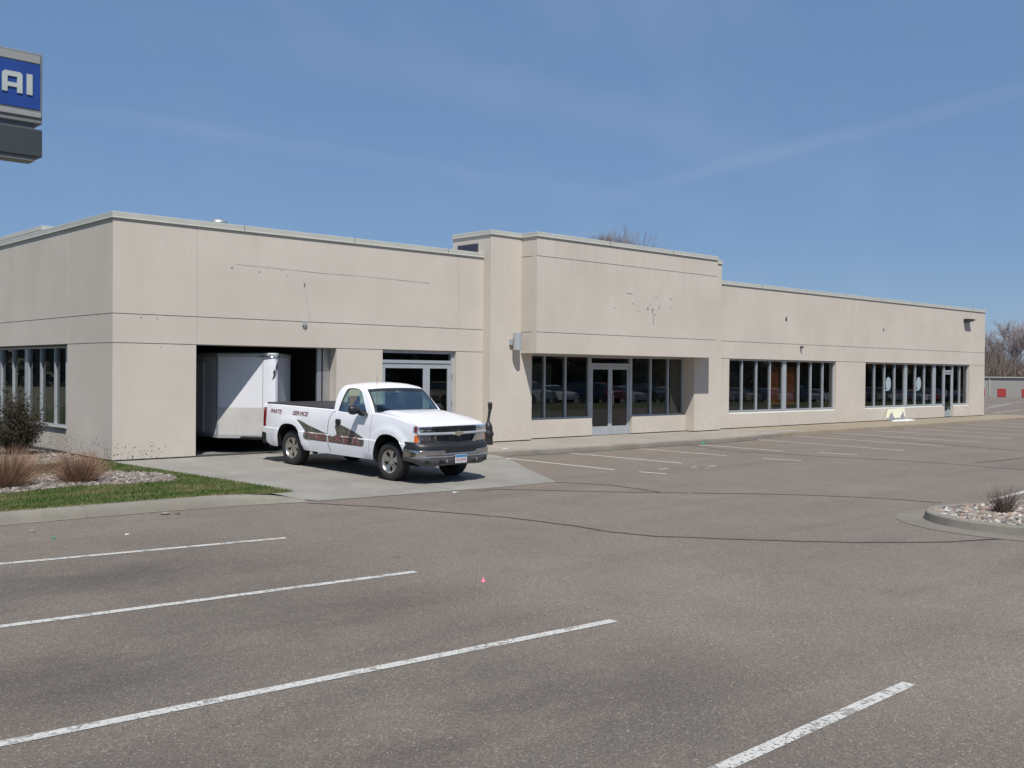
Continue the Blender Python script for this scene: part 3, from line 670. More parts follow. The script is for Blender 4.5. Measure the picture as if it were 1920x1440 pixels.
# windows ----------------------------------------------------------
def window(y, x0, x1, z0, z1, mulls, sill=None, w_=.05, thick=(), d=.11, parent=BLD, stickers=(), name='window', mp_=None, flipfn=None):
    fn = mp_ or (lambda u, q, z: (u, y+q, z))
    def bx(m, u0, u1, q0, q1, a, b, mi=0):
        vs = [fn(u, q, z) for z in (a, b) for u, q in ((u0, q0), (u1, q0), (u1, q1), (u0, q1))]
        m.add(vs, [(0, 3, 2, 1), (4, 5, 6, 7), (0, 1, 5, 4), (1, 2, 6, 5), (2, 3, 7, 6), (3, 0, 4, 7)], mi)
    fm = MB(); bx(fm, x0, x1, 0, d, z1-w_, z1); bx(fm, x0, x1, 0, d, z0, z0+w_)
    bx(fm, x0, x0+w_, 0, d, z0+w_, z1-w_); bx(fm, x1-w_, x1, 0, d, z0+w_, z1-w_)
    f = fm.build('window', M['alu'], parent)
    cuts = [x0+w_/2]
    for u in mulls:
        ww = .24 if u in thick else w_; mm = MB(); bx(mm, u-ww/2, u+ww/2, -.004, d+.004, z0+w_, z1-w_); mm.build('mullion', M['alu'], f); cuts += [u]
    cuts += [x1-w_/2]
    for i, (a, b) in enumerate(zip(cuts, cuts[1:])):
        a2 = a + (.12 if a in thick else w_/2); b2 = b - (.12 if b in thick else w_/2)
        pm = MB(); pm.add([fn(a2, d*.5, z0+w_), fn(b2, d*.5, z0+w_), fn(b2, d*.5, z1-w_), fn(a2, d*.5, z1-w_)], [(0, 1, 2, 3)]); pm.build('pane', M['glass'], f)
        if i in stickers:
            sm_ = MB(); cx = (a2+b2)/2-.05; cz = (z0+z1)/2+.05; n = 20
            sm_.add([fn(cx+.24*math.cos(6.283*k/n), d*.5-.006, cz+.30*math.sin(6.283*k/n)) for k in range(n)], [tuple(range(n))])
            sm_.box(fn(cx-.3, d*.5-.012, cz-.31), fn(cx-.02, d*.5-.008, cz-.26))
            sm_.build('sticker', M['sticker'], f)
    return f
# side wall windows (left face), parameter u = -y
lfn = lambda u, q, z: (.15+q, -u, z)
window(0, -12.3, -3.09, .585, 2.50, [-11, -9.95, -8.95, -7.92, -6.93, -5.86, -4.84, -3.86], thick=(-5.86, -8.95), mp_=lfn)
m = MB(); m.box((.10, 3.05, .565), (.15, 12.3, .592)); m.build('sill', M['cap'], BLD)
# entrance storefront
window(.15, 12.06, 15.02, .565, 2.515, [13.05, 13.95], w_=.055)
window(.15, 17.0, 19.75, .565, 2.515, [18.01, 18.92], w_=.055)
YR2 = YR+.10
window(YR2, 22.32, 29.74, .60, 2.52, [23.28, 24.21, 25.11, 26.085, 27.11, 28.0, 28.9], thick=(26.085,))
f2 = window(YR2, 32.14, 39.84, .60, 2.52, [33.14, 34.04, 34.96, 35.98, 36.93, 37.83, 38.82], thick=(35.98, 38.82), stickers=(2, 5))
window(YR2, 40.76, 42.4, .60, 2.52, [41.57])
for x0, x1 in ((22.32, 29.74), (32.14, 39.68), (40.66, 42.4)):
    m = MB(); m.add([(x0+.002, YR-.002, .522), (x1-.002, YR-.002, .522), (x1-.002, YR2+.05, .604), (x0+.002, YR2+.05, .604)], [(0, 1, 2, 3)]); m.build('sill', M['cap'], BLD)
# doors
def door_leaf(m, g, x0, x1, y, z0, z1, st=.085, bot=.27, top=.11, t=.045):
    for a, b, c, d in ((x0, x0+st, z0, z1), (x1-st, x1, z0, z1), (x0+st, x1-st, z0, z0+bot), (x0+st, x1-st, z1-top, z1)): m.box((a, y, c), (b, y+t, d))
    g.add([(x0+st, y+t/2, z0+bot), (x1-st, y+t/2, z0+bot), (x1-st, y+t/2, z1-top), (x0+st, y+t/2, z1-top)], [(0, 1, 2, 3)])
def pull(x, y, z0, z1, s=1):
    m = MB(); m.tube([(x, y, z0), (x, y-.06, z0), (x+.0, y-.075, z0+.02), (x+.0, y-.075, z1-.02), (x, y-.06, z1), (x, y, z1)], .012, 8); return m
fm = MB(); D0, D1 = 15.03, 17.0; y = .15
for a, b, c, d in ((D0, D0+.07, .0, 2.515), (D1-.07, D1, 0, 2.515), (D0+.07, D1-.07, 2.44, 2.515), (D0+.07, D1-.07, 2.20, 2.28)): fm.box((a, y-.005, c), (b, y+.12, d))
ent = fm.build('door_frame', M['alu'], BLD)
g = MB(); g.add([(D0+.07, y+.06, 2.28), (D1-.07, y+.06, 2.28), (D1-.07, y+.06, 2.44), (D0+.07, y+.06, 2.44)], [(0, 1, 2, 3)]); g.build('transom_pane', M['glass'], ent)
mid = (D0+D1)/2
for x0, x1, hx in ((D0+.075, mid-.004, mid-.05), (mid+.004, D1-.075, mid+.06)):
    lm, gm = MB(), MB(); door_leaf(lm, gm, x0, x1, y+.02, .015, 2.195); lf_ = lm.build('door', M['alu'], BLD); gm.build('pane', M['glass'], lf_)
    if hx > mid: pull(hx, y+.02, 1.0, 1.28).build('handle', M['chrome'], lf_)
    for hz in (.35, 1.15, 1.95):
        mm = MB(); xx = x0-.02 if hx < mid else x1+.02; mm.tube([(xx, y-.012, hz-.06), (xx, y-.012, hz+.06)], .011, 8); mm.build('hinge', M['galv'], lf_)
mm = MB(); mm.box((mid+.05, y+.005, 1.33), (mid+.13, y+.018, 1.40)); mm.build('lock_plate', M['galv'], BLD)
# left wing door: wide fixed leaf, narrow leaf, transom
fm = MB(); D0, D1 = 7.0, 9.47; y = .1
for a, b, c, d in ((D0, D0+.06, .0, 2.52), (D1-.10, D1, 0, 2.52), (D0+.06, D1-.10, 2.45, 2.52), (D0+.06, D1-.10, 2.19, 2.27)): fm.box((a, y, c), (b, y+.12, d))
ent = fm.build('door_frame', M['alu'], BLD)
g = MB(); g.add([(D0+.06, y+.06, 2.27), (D1-.1, y+.06, 2.27), (D1-.1, y+.06, 2.45), (D0+.06, y+.06, 2.45)], [(0, 1, 2, 3)]); g.build('transom_pane', M['glass'], ent)
for x0, x1 in ((D0+.062, 8.54), (8.55, 9.368)):
    lm, gm = MB(), MB(); door_leaf(lm, gm, x0, x1, y+.02, .015, 2.185, st=.11 if x1 < 9 else .10, bot=.25, top=.13); lf_ = lm.build('door', M['alu'], BLD); gm.build('pane', M['glass'], lf_)
    if x1 > 9: pull(x0+.05, y+.02, .95, 1.2).build('handle', M['chrome'], lf_)
for hz in (1.12, 1.85):
    mm = MB(); mm.tube([(9.40, y-.014, hz-.07), (9.40, y-.014, hz+.07)], .014, 8); mm.build('hinge', M['galv'], BLD)
# far right single door
fm = MB(); D0, D1 = 39.84, 40.76; y = YR2
for a, b, c, d in ((D0, D0+.05, .03, 2.52), (D1-.05, D1, .03, 2.52), (D0+.05, D1-.05, 2.46, 2.52), (D0+.05, D1-.05, 2.17, 2.25)): fm.box((a, y-.003, c), (b, y+.11, d))
ent = fm.build('door_frame', M['alu'], BLD)
g = MB(); g.add([(D0+.05, y+.06, 2.25), (D1-.05, y+.06, 2.25), (D1-.05, y+.06, 2.46), (D0+.05, y+.06, 2.46)], [(0, 1, 2, 3)]); g.build('transom_pane', M['glass'], ent)
lm, gm = MB(), MB(); door_leaf(lm, gm, D0+.05, D1-.05, y+.02, .04, 2.165); lf_ = lm.build('door', M['alu'], BLD); gm.build('pane', M['glass'], lf_)
pull(D0+.12, y+.02, 1.0, 1.3).build('handle', M['chrome'], lf_)
mm = MB(); mm.box((40.22, y+.0, .2), (40.42, y+.018, .38)); mm.build('notice', M['sticker'], lf_)
# garage bay trim and rolled-up sectional door track
m = MB(); m.box((5.24, .31, .0), (5.36, .37, 2.9)); m.tube([(5.30, .40, .05), (5.30, .40, 2.7), (5.30, .8, 2.9), (5.30, 3.5, 2.92)], .025, 6)
m.build('garage_door_track', M['galv'], BLD)
m = MB(); m.box((5.40, .305, .0), (5.60, .33, 2.9)); m.build('door_jamb', M['galv'], BLD)
m = MB(); m.box((1.78, .31, 0), (1.87, .37, 2.9)); m.build('garage_door_track', M['galv'], BLD)
m = MB()
for i in range(6): m.bev((1.9, .55+i*.52, 2.78), (5.58, 1.05+i*.52, 2.83), .008)
m.build('overhead_door', M['galv'], BLD)

# old sign scars: small holes and stains in the wall face
def blot(mat, x, y, z, sx, sz, n=9):
    m = MB(); m.add([(x+sx*.5*math.cos(6.283*i/n)*random.uniform(.6, 1.25), y, z+sz*.5*math.sin(6.283*i/n)*random.uniform(.6, 1.25)) for i in range(n)], [tuple(range(n))[::-1]]); m.build('wall_scar', M[mat], BLD)
random.seed(3)
for (x, z, sx, sz) in ((2.75, 4.32, .055, .055), (3.45, 4.27, .04, .04), (4.2, 4.24, .03, .03), (4.67, 4.04, .05, .12), (.62, 3.08, .04, .04), (.98, 3.07, .04, .03), (1.05, 2.45, .03, .03), (4.05, 4.35, .03, .03)): blot('mark', x, -.0025, z, sx, sz)
def crackline(m, pts, y, w_):
    P = []
    for (a, b), (c, d) in zip(pts, pts[1:]):
        for t in range(6):
            u = a+(c-a)*t/6; v = b+(d-b)*t/6; ww = w_*random.uniform(.3, 1.1); P.append([(u-(ww if abs(d-b) > abs(c-a) else 0), y, v-(ww if abs(d-b) <= abs(c-a) else 0)), (u+(ww if abs(d-b) > abs(c-a) else 0), y, v+(ww if abs(d-b) <= abs(c-a) else 0))])
    m.grid(P)
m = MB(); crackline(m, [(2.85, 4.40), (4.0, 4.38), (5.2, 4.36), (6.2, 4.37), (8.2, 4.34), (8.6, 4.33)], -.002, .008)
m.build('wall_scar', M['scar'], BLD); m = MB(); crackline(m, [(4.68, 4.0), (4.75, 3.7), (4.8, 3.3), (4.78, 3.17)], -.002, .005)
m.build('wall_scar', M['scar'], BLD)
for (x, z, sx, sz) in ((15.6, 4.42, .35, .03), (16.75, 4.38, .05, .05), (16.9, 4.38, .05, .05), (15.75, 4.12, .05, .09), (16.6, 4.12, .06, .06), (16.48, 4.00, .09, .12), (16.72, 3.98, .10, .14), (17.05, 4.06, .05, .14), (17.6, 4.36, .12, .05), (17.62, 4.1, .06, .07), (16.85, 3.83, .05, .08), (14.9, 3.95, .1, .03), (16.0, 3.9, .05, .04)): blot('mark', x, CY-.002, z, sx*.9, sz*.9)
m = MB(); crackline(m, [(16.72, 3.95), (16.76, 3.7), (16.75, 3.45)], CY-.0024, .016)
m.build('wall_scar', M['mark'], BLD)
blot('wall_dark', 25.99, YR-.002, 4.09, .12, .22); blot('wall_dark', 33.68, YR-.002, 3.94, .11, .17); blot('groove', 35.9, YR-.002, 4.1, .05, .05)

# ------------------------------------------------------------------ things on the building
t = thing('wall_lamp', 'grey cylindrical up-down wall lamp on the pillar left of the entrance', 'wall lamp', (11.31, -.31, 2.84))
m = MB(); m.lathe([(.002, -.245), (.118, -.245), (.125, -.24), (.125, .24), (.118, .245), (.108, .245), (.108, .2), (.002, .2)], lambda a, b, z: (a, b-.19, z), 28); m.build('lamp_body', M['alu'], t, smooth=40)
m = MB(); m.bev((-.16, -.075, -.10), (-.02, .0, .07), .008); m.box((-.05, -.10, -.05), (.05, -.0, .05)); m.build('bracket', M['alu'], t)
t = thing('wall_lamp', 'dark wedge-shaped wall pack lamp high at the far right end of the facade', 'wall lamp', (41.97, YR, 4.60))
m = MB(); m.prism([(0, 0), (-.28, .10), (-.28, .16), (0, .16)], lambda u, v, d: (d, u, v), -.33, .33); m.build('lamp_body', M['black'], t)
m = MB(); m.box((-.28, -.25, .075), (.28, -.06, .09)); m.build('lens', M['valance'], t)
t = thing('junction_box', 'small grey box fixed just under the upper groove above the garage bay', 'junction box', (4.67, 0, 3.10))
m = MB(); m.bev((-.06, -.05, -.045), (.06, 0, .045), .008); m.tube([(0, -.02, -.04), (0.0, -.045, -.09)], .01, 6); m.build('box', M['alu'], t)
t = thing('security_camera', 'small dark camera under the groove above the brown blinds', 'camera', (27.03, YR, 3.05))
m = MB(); m.bev((-.05, -.10, -.05), (.05, 0, .05), .02); m.build('housing', M['alu_dark'], t, smooth=40); m = MB(); m.tube([(0, -.10, 0), (0, -.13, -.02)], .025, 8); m.build('lens', M['black'], t)
t = thing('roof_vent', 'round galvanised vent cap showing above the left parapet', 'roof vent', (4.45, 4., 5.0))
m = MB(); m.lathe([(.18, 0), (.18, .86)], lambda a, b, z: (a, b, z), 24); m.build('pipe', M['galv'], t, smooth=40)
m = MB(); m.lathe([(.17, .84), (.235, .86), (.25, .92), (.21, .985), (.10, 1.015), (.001, 1.02)], lambda a, b, z: (a, b, z), 28); m.build('vent_cap', M['galv'], t, smooth=50)

# blinds
def blind(x0, x1, z0, z1, mat, label):
    t = thing('window_blind', label, 'blind', ((x0+x1)/2, YR2+.16, 0), group='horizontal blinds in the right wing')
    m = MB(); k = int((z1-z0-.05)/.05)
    for i in range(k):
        z = z0+.03+i*.05; m.add([(x0-(x0+x1)/2, -.012, z-.021), (x1-(x0+x1)/2, -.012, z-.021), (x1-(x0+x1)/2, .012, z+.021), (x0-(x0+x1)/2, .012, z+.021)], [(0, 1, 2, 3)])
    m.build('slats', mat, t); w_ = (x1-x0)/2
    m = MB(); m.bev((-w_, -.03, z1-.05), (w_, .03, z1), .006); m.build('head_rail', mat, t); m = MB(); m.bev((-w_, -.02, z0-.015), (w_, .02, z0+.01), .004); m.build('bottom_rail', mat, t)
blind(22.4, 23.22, .72, 2.44, M['blind_dark'], 'dark closed blind in the leftmost pane of the window with brown blinds')
blind(25.17, 25.93, .84, 2.25, M['blind'], 'orange-brown blind left of the thick white mullion')
blind(26.24, 27.05, .82, 2.25, M['blind'], 'orange-brown blind right of the thick white mullion')

# torn pale board leaning against the wall under the window
t = thing('broken_panel', 'cream panel with torn grey lower edge leaning at the foot of the wall', 'panel', (34.6, YR-.03, 0))
m = MB(); top = [(-.95, .05), (-.75, .25), (-.55, .5), (-.5, .50), (.75, .54), (.93, .54), (.93, .03), (.6, .02), (-.6, .02)]
m.prism(top, lambda u, v, d: (u, -.10+v*.15+d, v), -.02, .0); m.build('panel_face', M['pale_board'], t)
m = MB(); bt = [(-.9, .02), (-.85, .18), (-.75, .10), (-.6, .14), (-.45, .34), (-.38, .25), (-.28, .42), (-.2, .15), (.0, .10), (.2, .14), (.35, .08), (.5, .22), (.62, .26), (.72, .40), (.80, .2), (.88, .12), (.9, .02)]
m.prism(bt, lambda u, v, d: (u, -.125+v*.15+d, v), -.01, .0); m.build('torn_backing', M['torn_grey'], t)
m = MB(); random.seed(5)
for lx, ly, rx, ry in ((-.35, -.40, .7, .18), (.6, -.35, .75, .2), (.1, -.45, .5, .15)):
    n = 16; r = [(lx+rx*math.cos(6.283*i/n)*random.uniform(.7, 1.1), ly+ry*math.sin(6.283*i/n)*random.uniform(.7, 1.1)) for i in range(n)]
    m.add([(x, y, .0) for x, y in r]+[(lx+(x-lx)*.5, ly+(y-ly)*.5, .045) for x, y in r], [(i, (i+1) % n, n+(i+1) % n, n+i) for i in range(n)]+[tuple(range(n, 2*n))])
o = m.build('debris_pile', M['powder'], None, smooth=60, label='low white crumbled debris spread on the ground before the torn panel', cat='debris', loc=(34.6, YR-.03, -.002))

# cigarette receptacle by the pillar
t = thing('cigarette_receptacle', 'black cigarette post with knobbed tilted neck standing by the pillar beyond the truck', 'ash receptacle', (9.93, -.80, -.005))
m = MB(); m.lathe([(.001, .0), (.17, .0), (.18, .03), (.17, .12), (.165, .22), (.20, .25), (.21, .30), (.17, .36), (.15, .42), (.16, .47), (.12, .55), (.06, .62), (.05, .64)], lambda a, b, z: (a*.72+.035, b*.72, z), 24); m.build('base', M['black'], t, smooth=50)
m = MB(); m.tube([(.0, 0, .55), (.02, 0, .62), (.045, 0, .75), (.075, 0, .9), (.09, 0, 1.0)], [.055, .038, .036, .042, .05], 14); m.build('neck', M['black'], t, smooth=50)
m = MB(); m.lathe([(.001, 1.165), (.04, 1.155), (.062, 1.12), (.068, 1.08), (.055, 1.04), (.045, 1.03), (.062, 1.02), (.062, .99), (.05, .97)], lambda a, b, z: (a+.09, b, z), 20); m.build('cap', M['black'], t, smooth=50)

# ------------------------------------------------------------------ pylon sign at the left edge
SX = -1.44
t = thing('pylon_sign', 'tall roadside sign with blue face and white letters above a blank grey panel', 'sign', (-5.35, -3.75, -.06))
ox, oy = -4.6, .25
sq = lambda x, y, z: (-8.727+(x+8.727)*.8165+5.35, y*.8165-4.0+3.75, 1.968+(z-1.968)*.8165+.06)
def sb(m, x0, x1, y0, y1, z0, z1, b=.0, mi=0):
    (m.bev if b else m.box)(*((sq(x0, y0, z0), sq(x1, y1, z1)) + ((b,) if b else ())), mi)
m = MB(); sb(m, -7.2, SX, .0, .5, 6.88, 8.30, .02); m.build('sign_cabinet', M['signtrim'], t)
m = MB(); sb(m, -7.1, SX-.05, -.012, .0, 7.165, 8.07); m.build('sign_face', M['signblue'], t)
m = MB(); sb(m, -7.15, SX-.06, -.02, .0, 8.09, 8.245); m.build('upper_trim', M['signstrip'], t)
m = MB(); sb(m, -7.15, SX-.03, -.03, -.0, 7.00, 7.10, .01); m.build('lower_trim', M['signstrip'], t)
m = MB(); sb(m, -7.0, SX-.14, .05, .45, 6.78, 6.88); m.build('spacer', M['alu_dark'], t)
m = MB(); sb(m, -7.2, SX+.0, .0, .5, 6.22, 6.775, .015); m.build('lower_panel', M['signgrey'], t)
m = MB(); sb(m, -7.1, SX-.12, .04, .46, 6.14, 6.22); m.build('bottom_rail', M['signtrim'], t)
# letters A I (block shapes with rounded corners)
def letter(m, poly): m.prism(poly, lambda u, v, d: sq(u, -.035+d, v), 0, .022)
zb, zt = 7.43, 7.84
A0 = -2.215
def rr(m, x0, x1, z0, z1): sb(m, x0, x1, -.034, -.012, z0, z1)
m = MB()
letter(m, [(A0, zb), (A0+.10, zb), (A0+.10, zt-.10), (A0+.28, zt-.10), (A0+.28, zb), (A0+.38, zb), (A0+.38, zt-.04), (A0+.34, zt), (A0+.05, zt), (A0, zt-.05)])
rr(m, A0+.10, A0+.28, zb+.105, zb+.19)
m.build('letter', M['signletter'], t)
m = MB(); letter(m, [(A0+.46, zb), (A0+.57, zb), (A0+.57, zt), (A0+.46, zt)]); m.build('letter', M['signletter'], t)
m = MB(); sb(m, -5.1, -4.1, .08, .42, -.1, 6.15); m.build('pole', M['signtrim'], t)

# ------------------------------------------------------------------ pickup truck (local x forward, y driver side, z up)
TR = thing('pickup_truck', 'white regular-cab pickup with black bed cover and dark flag decals parked on the driveway', 'pickup truck',
           (3.851, -2.333, -.064), (0, .0265, math.atan2(-.9979, .06477)))
RW, FW = -.09, 3.17
RARCH = [(-.545, .37), (-.50, .60), (-.445, .765), (-.36, .845), (-.25, .882), (-.10, .892), (.05, .880), (.16, .842), (.25, .765), (.325, .62), (.38, .48), (.43, .37)]
FARCH = [(2.73, .37), (2.765, .50), (2.81, .64), (2.87, .78), (2.95, .855), (3.05, .893), (3.17, .905), (3.30, .893), (3.42, .86), (3.52, .80), (3.60, .70), (3.66, .60), (3.70, .56)]
def bot(a):
    if RARCH[0][0] <= a <= RARCH[-1][0]: return lerp(a, RARCH)
    if FARCH[0][0] <= a <= FARCH[-1][0]: return lerp(a, FARCH)
    if a > 3.70: return .72 if a > 3.74 else .60
    if a < -.545: return lerp(a, [(-1.14, .60), (-1.0, .44), (-.85, .38), (-.7, .36)])
    return .365
FT = [(2.62, 1.262), (2.72, 1.272), (3.0, 1.258), (3.3, 1.228), (3.5, 1.200), (3.72, 1.158), (3.97, 1.105)]
def top(a):
    if a < 1.43: return 1.262
    if a < 2.62: return 1.235
    return lerp(a, FT)
def lat(a, h):
    w_ = .962
    if h > .95: w_ -= .034*((h-.95)/.3)**2
    if h < .758: w_ += .013 - .042*((.758-h)/.4)**2
    if a > 3.2: w_ -= .055*((a-3.2)/.77)**2
    if a < -.4: w_ -= .03*((-.4-a)/.7)**2
    for c, ar in ((RW, RARCH), (FW, FARCH)):
        r = math.hypot((a-c)*1.0, (h-.40)*1.05); b = sstep(r, .74, .60)*(1 if h > .37 else 0); w_ += .020*b
    return w_
levels = [.36, .42, .5, .58, .66, .72, .752, .764, .80, .84, .88, .92, .96, 1.0, 1.05, 1.10, 1.15, 1.20, 1.24, 1.262, 1.3]
als = sorted(set([-1.10, -1.06, -1.0, -.95, -.85, -.75, -.65, -.60] + [a for a, _ in RARCH] + [-.3, -.4, -.47, -.02, .1, .2, .29, .5, .56, .62, .7, .85, 1.0, 1.15, 1.3] + [1.40, 1.43, 1.6, 1.8, 2., 2.2, 2.35, 2.45, 2.55, 2.62, 2.66, 2.70] + [a for a, _ in FARCH] + [2.79, 2.84, 2.91, 3.0, 3.11, 3.24, 3.36, 3.47, 3.56, 3.63, 3.74, 3.78, 3.85, 3.91, 3.95, 3.97]))
def sidesheet(m, s, a0, a1):
    P = []
    for a in als:
        if not a0-1e-6 <= a <= a1+1e-6: continue
        b, t = bot(a), top(a)
        if abs(a-1.43) < 1e-6: t = 1.262 if a1 < 1.5 else 1.235
        P.append([(a, s*lat(a, min(max(h, b), t)), min(max(h, b), t)) for h in levels])
    m.grid(P, flip=(s < 0))
    # rolled top shoulder
    Q = []
    for r in P:
        x, y_, z = r[-1]; ys = abs(y_); Q.append([(x, s*ys, z), (x, s*(ys-.008), z+.010), (x, s*(ys-.025), z+.017), (x, s*(ys-.06), z+.020)])
    m.grid(Q, flip=(s < 0)); return Q
m = MB()
for s in (-1, 1): sidesheet(m, s, -1.10, 1.43)
# bed rear panel
P = [[(-1.10 if abs(y_) < .9 else -1.09, y_, z) for z in (.60, .8, 1.0, 1.2, 1.27)] for y_ in (-.93, -.9, -.5, 0, .5, .9, .93)]; m.grid(P)
m.box((1.36, -.90, .40), (1.41, .90, 1.25))
bed = m.build('truck_bed', M['paint'], TR, smooth=32)
m = MB()
for s in (-1, 1): sidesheet(m, s, 1.43, 2.70)
# rocker closing + cab rear wall
P = []
def cabouter():
    return [(1.43, 1.235), (1.405, 1.38), (1.395, 1.50), (1.41, 1.62), (1.44, 1.70), (1.49, 1.755), (1.56, 1.785), (1.75, 1.802), (2.0, 1.795), (2.16, 1.765), (2.245, 1.725), (2.34, 1.625), (2.45, 1.505), (2.56, 1.385), (2.68, 1.25), (2.45, 1.236), (2.2, 1.236), (1.95, 1.236), (1.7, 1.236)]
def cabinner():
    return [(1.565, 1.262), (1.575, 1.36), (1.59, 1.48), (1.61, 1.59), (1.635, 1.675), (1.665, 1.715), (1.72, 1.728), (1.82, 1.732), (1.95, 1.728), (2.06, 1.708), (2.14, 1.665), (2.21, 1.590), (2.31, 1.475), (2.42, 1.345), (2.485, 1.262), (2.3, 1.252), (2.1, 1.250), (1.9, 1.250), (1.72, 1.252)]
def clat(h): return lerp(h, [(1.236, .930), (1.4, .880), (1.55, .828), (1.70, .765), (1.76, .728), (1.80, .68)])
co_, ci_ = cabouter(), cabinner()
mc = MB()
for s in (-1, 1):
    A = [(a, s*clat(h), h) for a, h in co_]; B = [(a, s*clat(h), h) for a, h in ci_]; B2 = [(a, s*(clat(h)-.03), h) for a, h in ci_]
    mc.grid([[p, q, r] for p, q, r in zip(A+[A[0]], B+[B[0]], B2+[B2[0]])], flip=(s > 0))
# roof
roofL = [(1.49, 1.755), (1.56, 1.785), (1.75, 1.802), (2.0, 1.795), (2.16, 1.765), (2.245, 1.725)]
P = []
for a, h in roofL:
    row = []
    for k in range(-8, 9):
        t = k/8; l = clat(h)*t; f = 1-abs(t)**2.6
        aa = a + (.10*(1-t*t) if a > 2.1 else (.05*(1-t*t) if a > 1.9 else 0)) - (.03*(1-t*t) if a < 1.6 else 0)
        hh = h + f*(.052 if 1.55 < a < 2.1 else (.048 if a < 1.55 else .038 if a < 2.2 else .032)); row.append((aa, l, hh))
    P.append(row)
mc.grid(P, flip=False)
# cab rear wall ring round the back glass
ro = [(-.925, 1.235), (-.86, 1.45), (-.80, 1.62), (-.70, 1.755), (-.35, 1.80), (0, 1.803), (.35, 1.80), (.70, 1.755), (.80, 1.62), (.86, 1.45), (.925, 1.235), (.4, 1.235), (-.4, 1.235)]
ri = [(-.70, 1.38), (-.69, 1.50), (-.67, 1.62), (-.62, 1.69), (-.3, 1.70), (0, 1.70), (.3, 1.70), (.62, 1.69), (.67, 1.62), (.69, 1.50), (.70, 1.38), (.3, 1.36), (-.3, 1.36)]
ar = lambda h: lerp(h, [(1.235, 1.43), (1.5, 1.395), (1.62, 1.41), (1.70, 1.44), (1.755, 1.47), (1.81, 1.47)])
A = [(ar(h), l, h) for l, h in ro]; B = [(ar(h)+.005, l, h) for l, h in ri]
mc.grid([[p, q] for p, q in zip(A+[A[0]], B+[B[0]])]); mc.grid([[(1.43, -.93, 1.24), (1.43, .93, 1.24)], [(1.43, -.93, .40), (1.43, .93, .40)]])
cabo = mc; mm = m
cabo.add(mm.v, mm.f); cab = cabo.build('cab', M['paint'], TR, smooth=38)
g = MB(); g.add([(ar(h)+.012, l, h) for l, h in ri], [tuple(range(len(ri)))]); g.build('rear_window', M['carglass'], cab)
for s in (-1, 1):
    g = MB(); g.add([(a, s*(clat(h)-.022), h) for a, h in ci_], [tuple(range(len(ci_)))]); g.build('side_window', M['carglass'], cab)
    # black weatherstrip round the side glass
    m = MB(); cxa, cxh = 2.0, 1.47
    A = [(a, s*(clat(h)+.002), h) for a, h in ci_]; B = [(a+(cxa-a)*.055, s*(clat(h)-.018), h+(cxh-h)*.07) for a, h in ci_]
    m.grid([[p, q] for p, q in zip(A+[A[0]], B+[B[0]])], flip=(s > 0)); m.build('window_seal', M['black'], cab)
# windshield
def wsb(l): return (2.665+.17*(1-(l/.86)**2), 1.262+.035*(1-(l/.86)**2))
def wst(l): return (2.245+.10*(1-(l/.74)**2), 1.722+.032*(1-(l/.74)**2))
P = []
for k in range(-8, 9):
    t = k/8; a0, h0 = wsb(.86*t); a1, h1 = wst(.735*t); col_ = []
    for q in range(9):
        u = q/8; bulge = .022*4*u*(1-u); col_.append((a0+(a1-a0)*u+bulge, .86*t+(.735*t-.86*t)*u, h0+(h1-h0)*u+bulge*.7))
    P.append(col_)
g = MB(); g.grid([r[1:8] if False else r for r in P]); g.build('windshield', M['carglass'], cab, smooth=60)
m = MB()     # dark border and top shade band
up = lambda p, d=.004: (p[0]+d, p[1], p[2]+d)
m.grid([[up(r[7]), up(r[8])] for r in P]); m.grid([[up(r[0]), up((r[0][0]*.55+r[1][0]*.45, r[0][1]*.55+r[1][1]*.45, r[0][2]*.55+r[1][2]*.45))] for r in P])
for e, e2 in ((0, 1), (16, 15)):
    m.grid([[up(P[e][q]), up(tuple(P[e][q][i]*.65+P[e2][q][i]*.35 for i in range(3)))] for q in range(9)])
m.build('windshield_border', M['black'], cab, smooth=60)
# A pillar facing strips
m = MB()
for s in (-1, 1):
    rows = []
    for q in range(9):
        p = P[16 if s > 0 else 0][q]; h = p[2]; aa = lerp(h, [(1.25, 2.68), (1.385, 2.56), (1.505, 2.45), (1.625, 2.34), (1.725, 2.245)])
        rows.append([p, (aa, s*clat(h), h)])
    m.grid(rows, flip=(s < 0))
m.build('pillar', M['paint'], cab, smooth=60)
# fenders, hood
for s in (-1, 1):   # with front closing of the fender behind lamps
    m = MB(); sidesheet(m, s, 2.70, 3.97)
    m.add([(3.97, s*.905, .72), (3.97, s*.905, 1.11), (3.9, s*.5, 1.10), (3.9, s*.5, .72)], [(0, 1, 2, 3)])
    m.build('fender', M['paint'], TR, smooth=32)
def afront(l): return 3.965+.145*(1-(abs(l)/.92)**2.2)
P = []; NH = 14
for i in range(NH+1):
    s_ = i/NH; row = []
    for k in range(-14, 15):
        l = k/14*.905; a0 = 2.62+.20*(1-(l/.905)**2); a = a0+(afront(l)-a0)*s_
        base = lerp(2.62+s_*1.35, FT)
        rise = .040*sstep(abs(l), .74, .60)*sstep(s_, 1.05, .1)*1.0 + .014*(1-(l/.905)**2) - .016*sstep(s_, .93, 1.02) + .02*sstep(abs(l), .905, .84)*0
        row.append((a, l, base+.019+rise-.006*(abs(l)/.905)**6))
    P.append(row)
m = MB(); m.grid(P)
m.grid([[p, (p[0]+.004, p[1], p[2]-.02), (p[0]-.02, p[1], p[2]-.035)] for p in P[-1]])
m.build('hood', M['paint'], TR, smooth=30)
m = MB(); m.grid([[(p[0]+.005, p[1], p[2]-.012), (p[0]-.16, p[1], p[2]-.02)] for p in P[0]]); m.build('cowl', M['black'], TR)
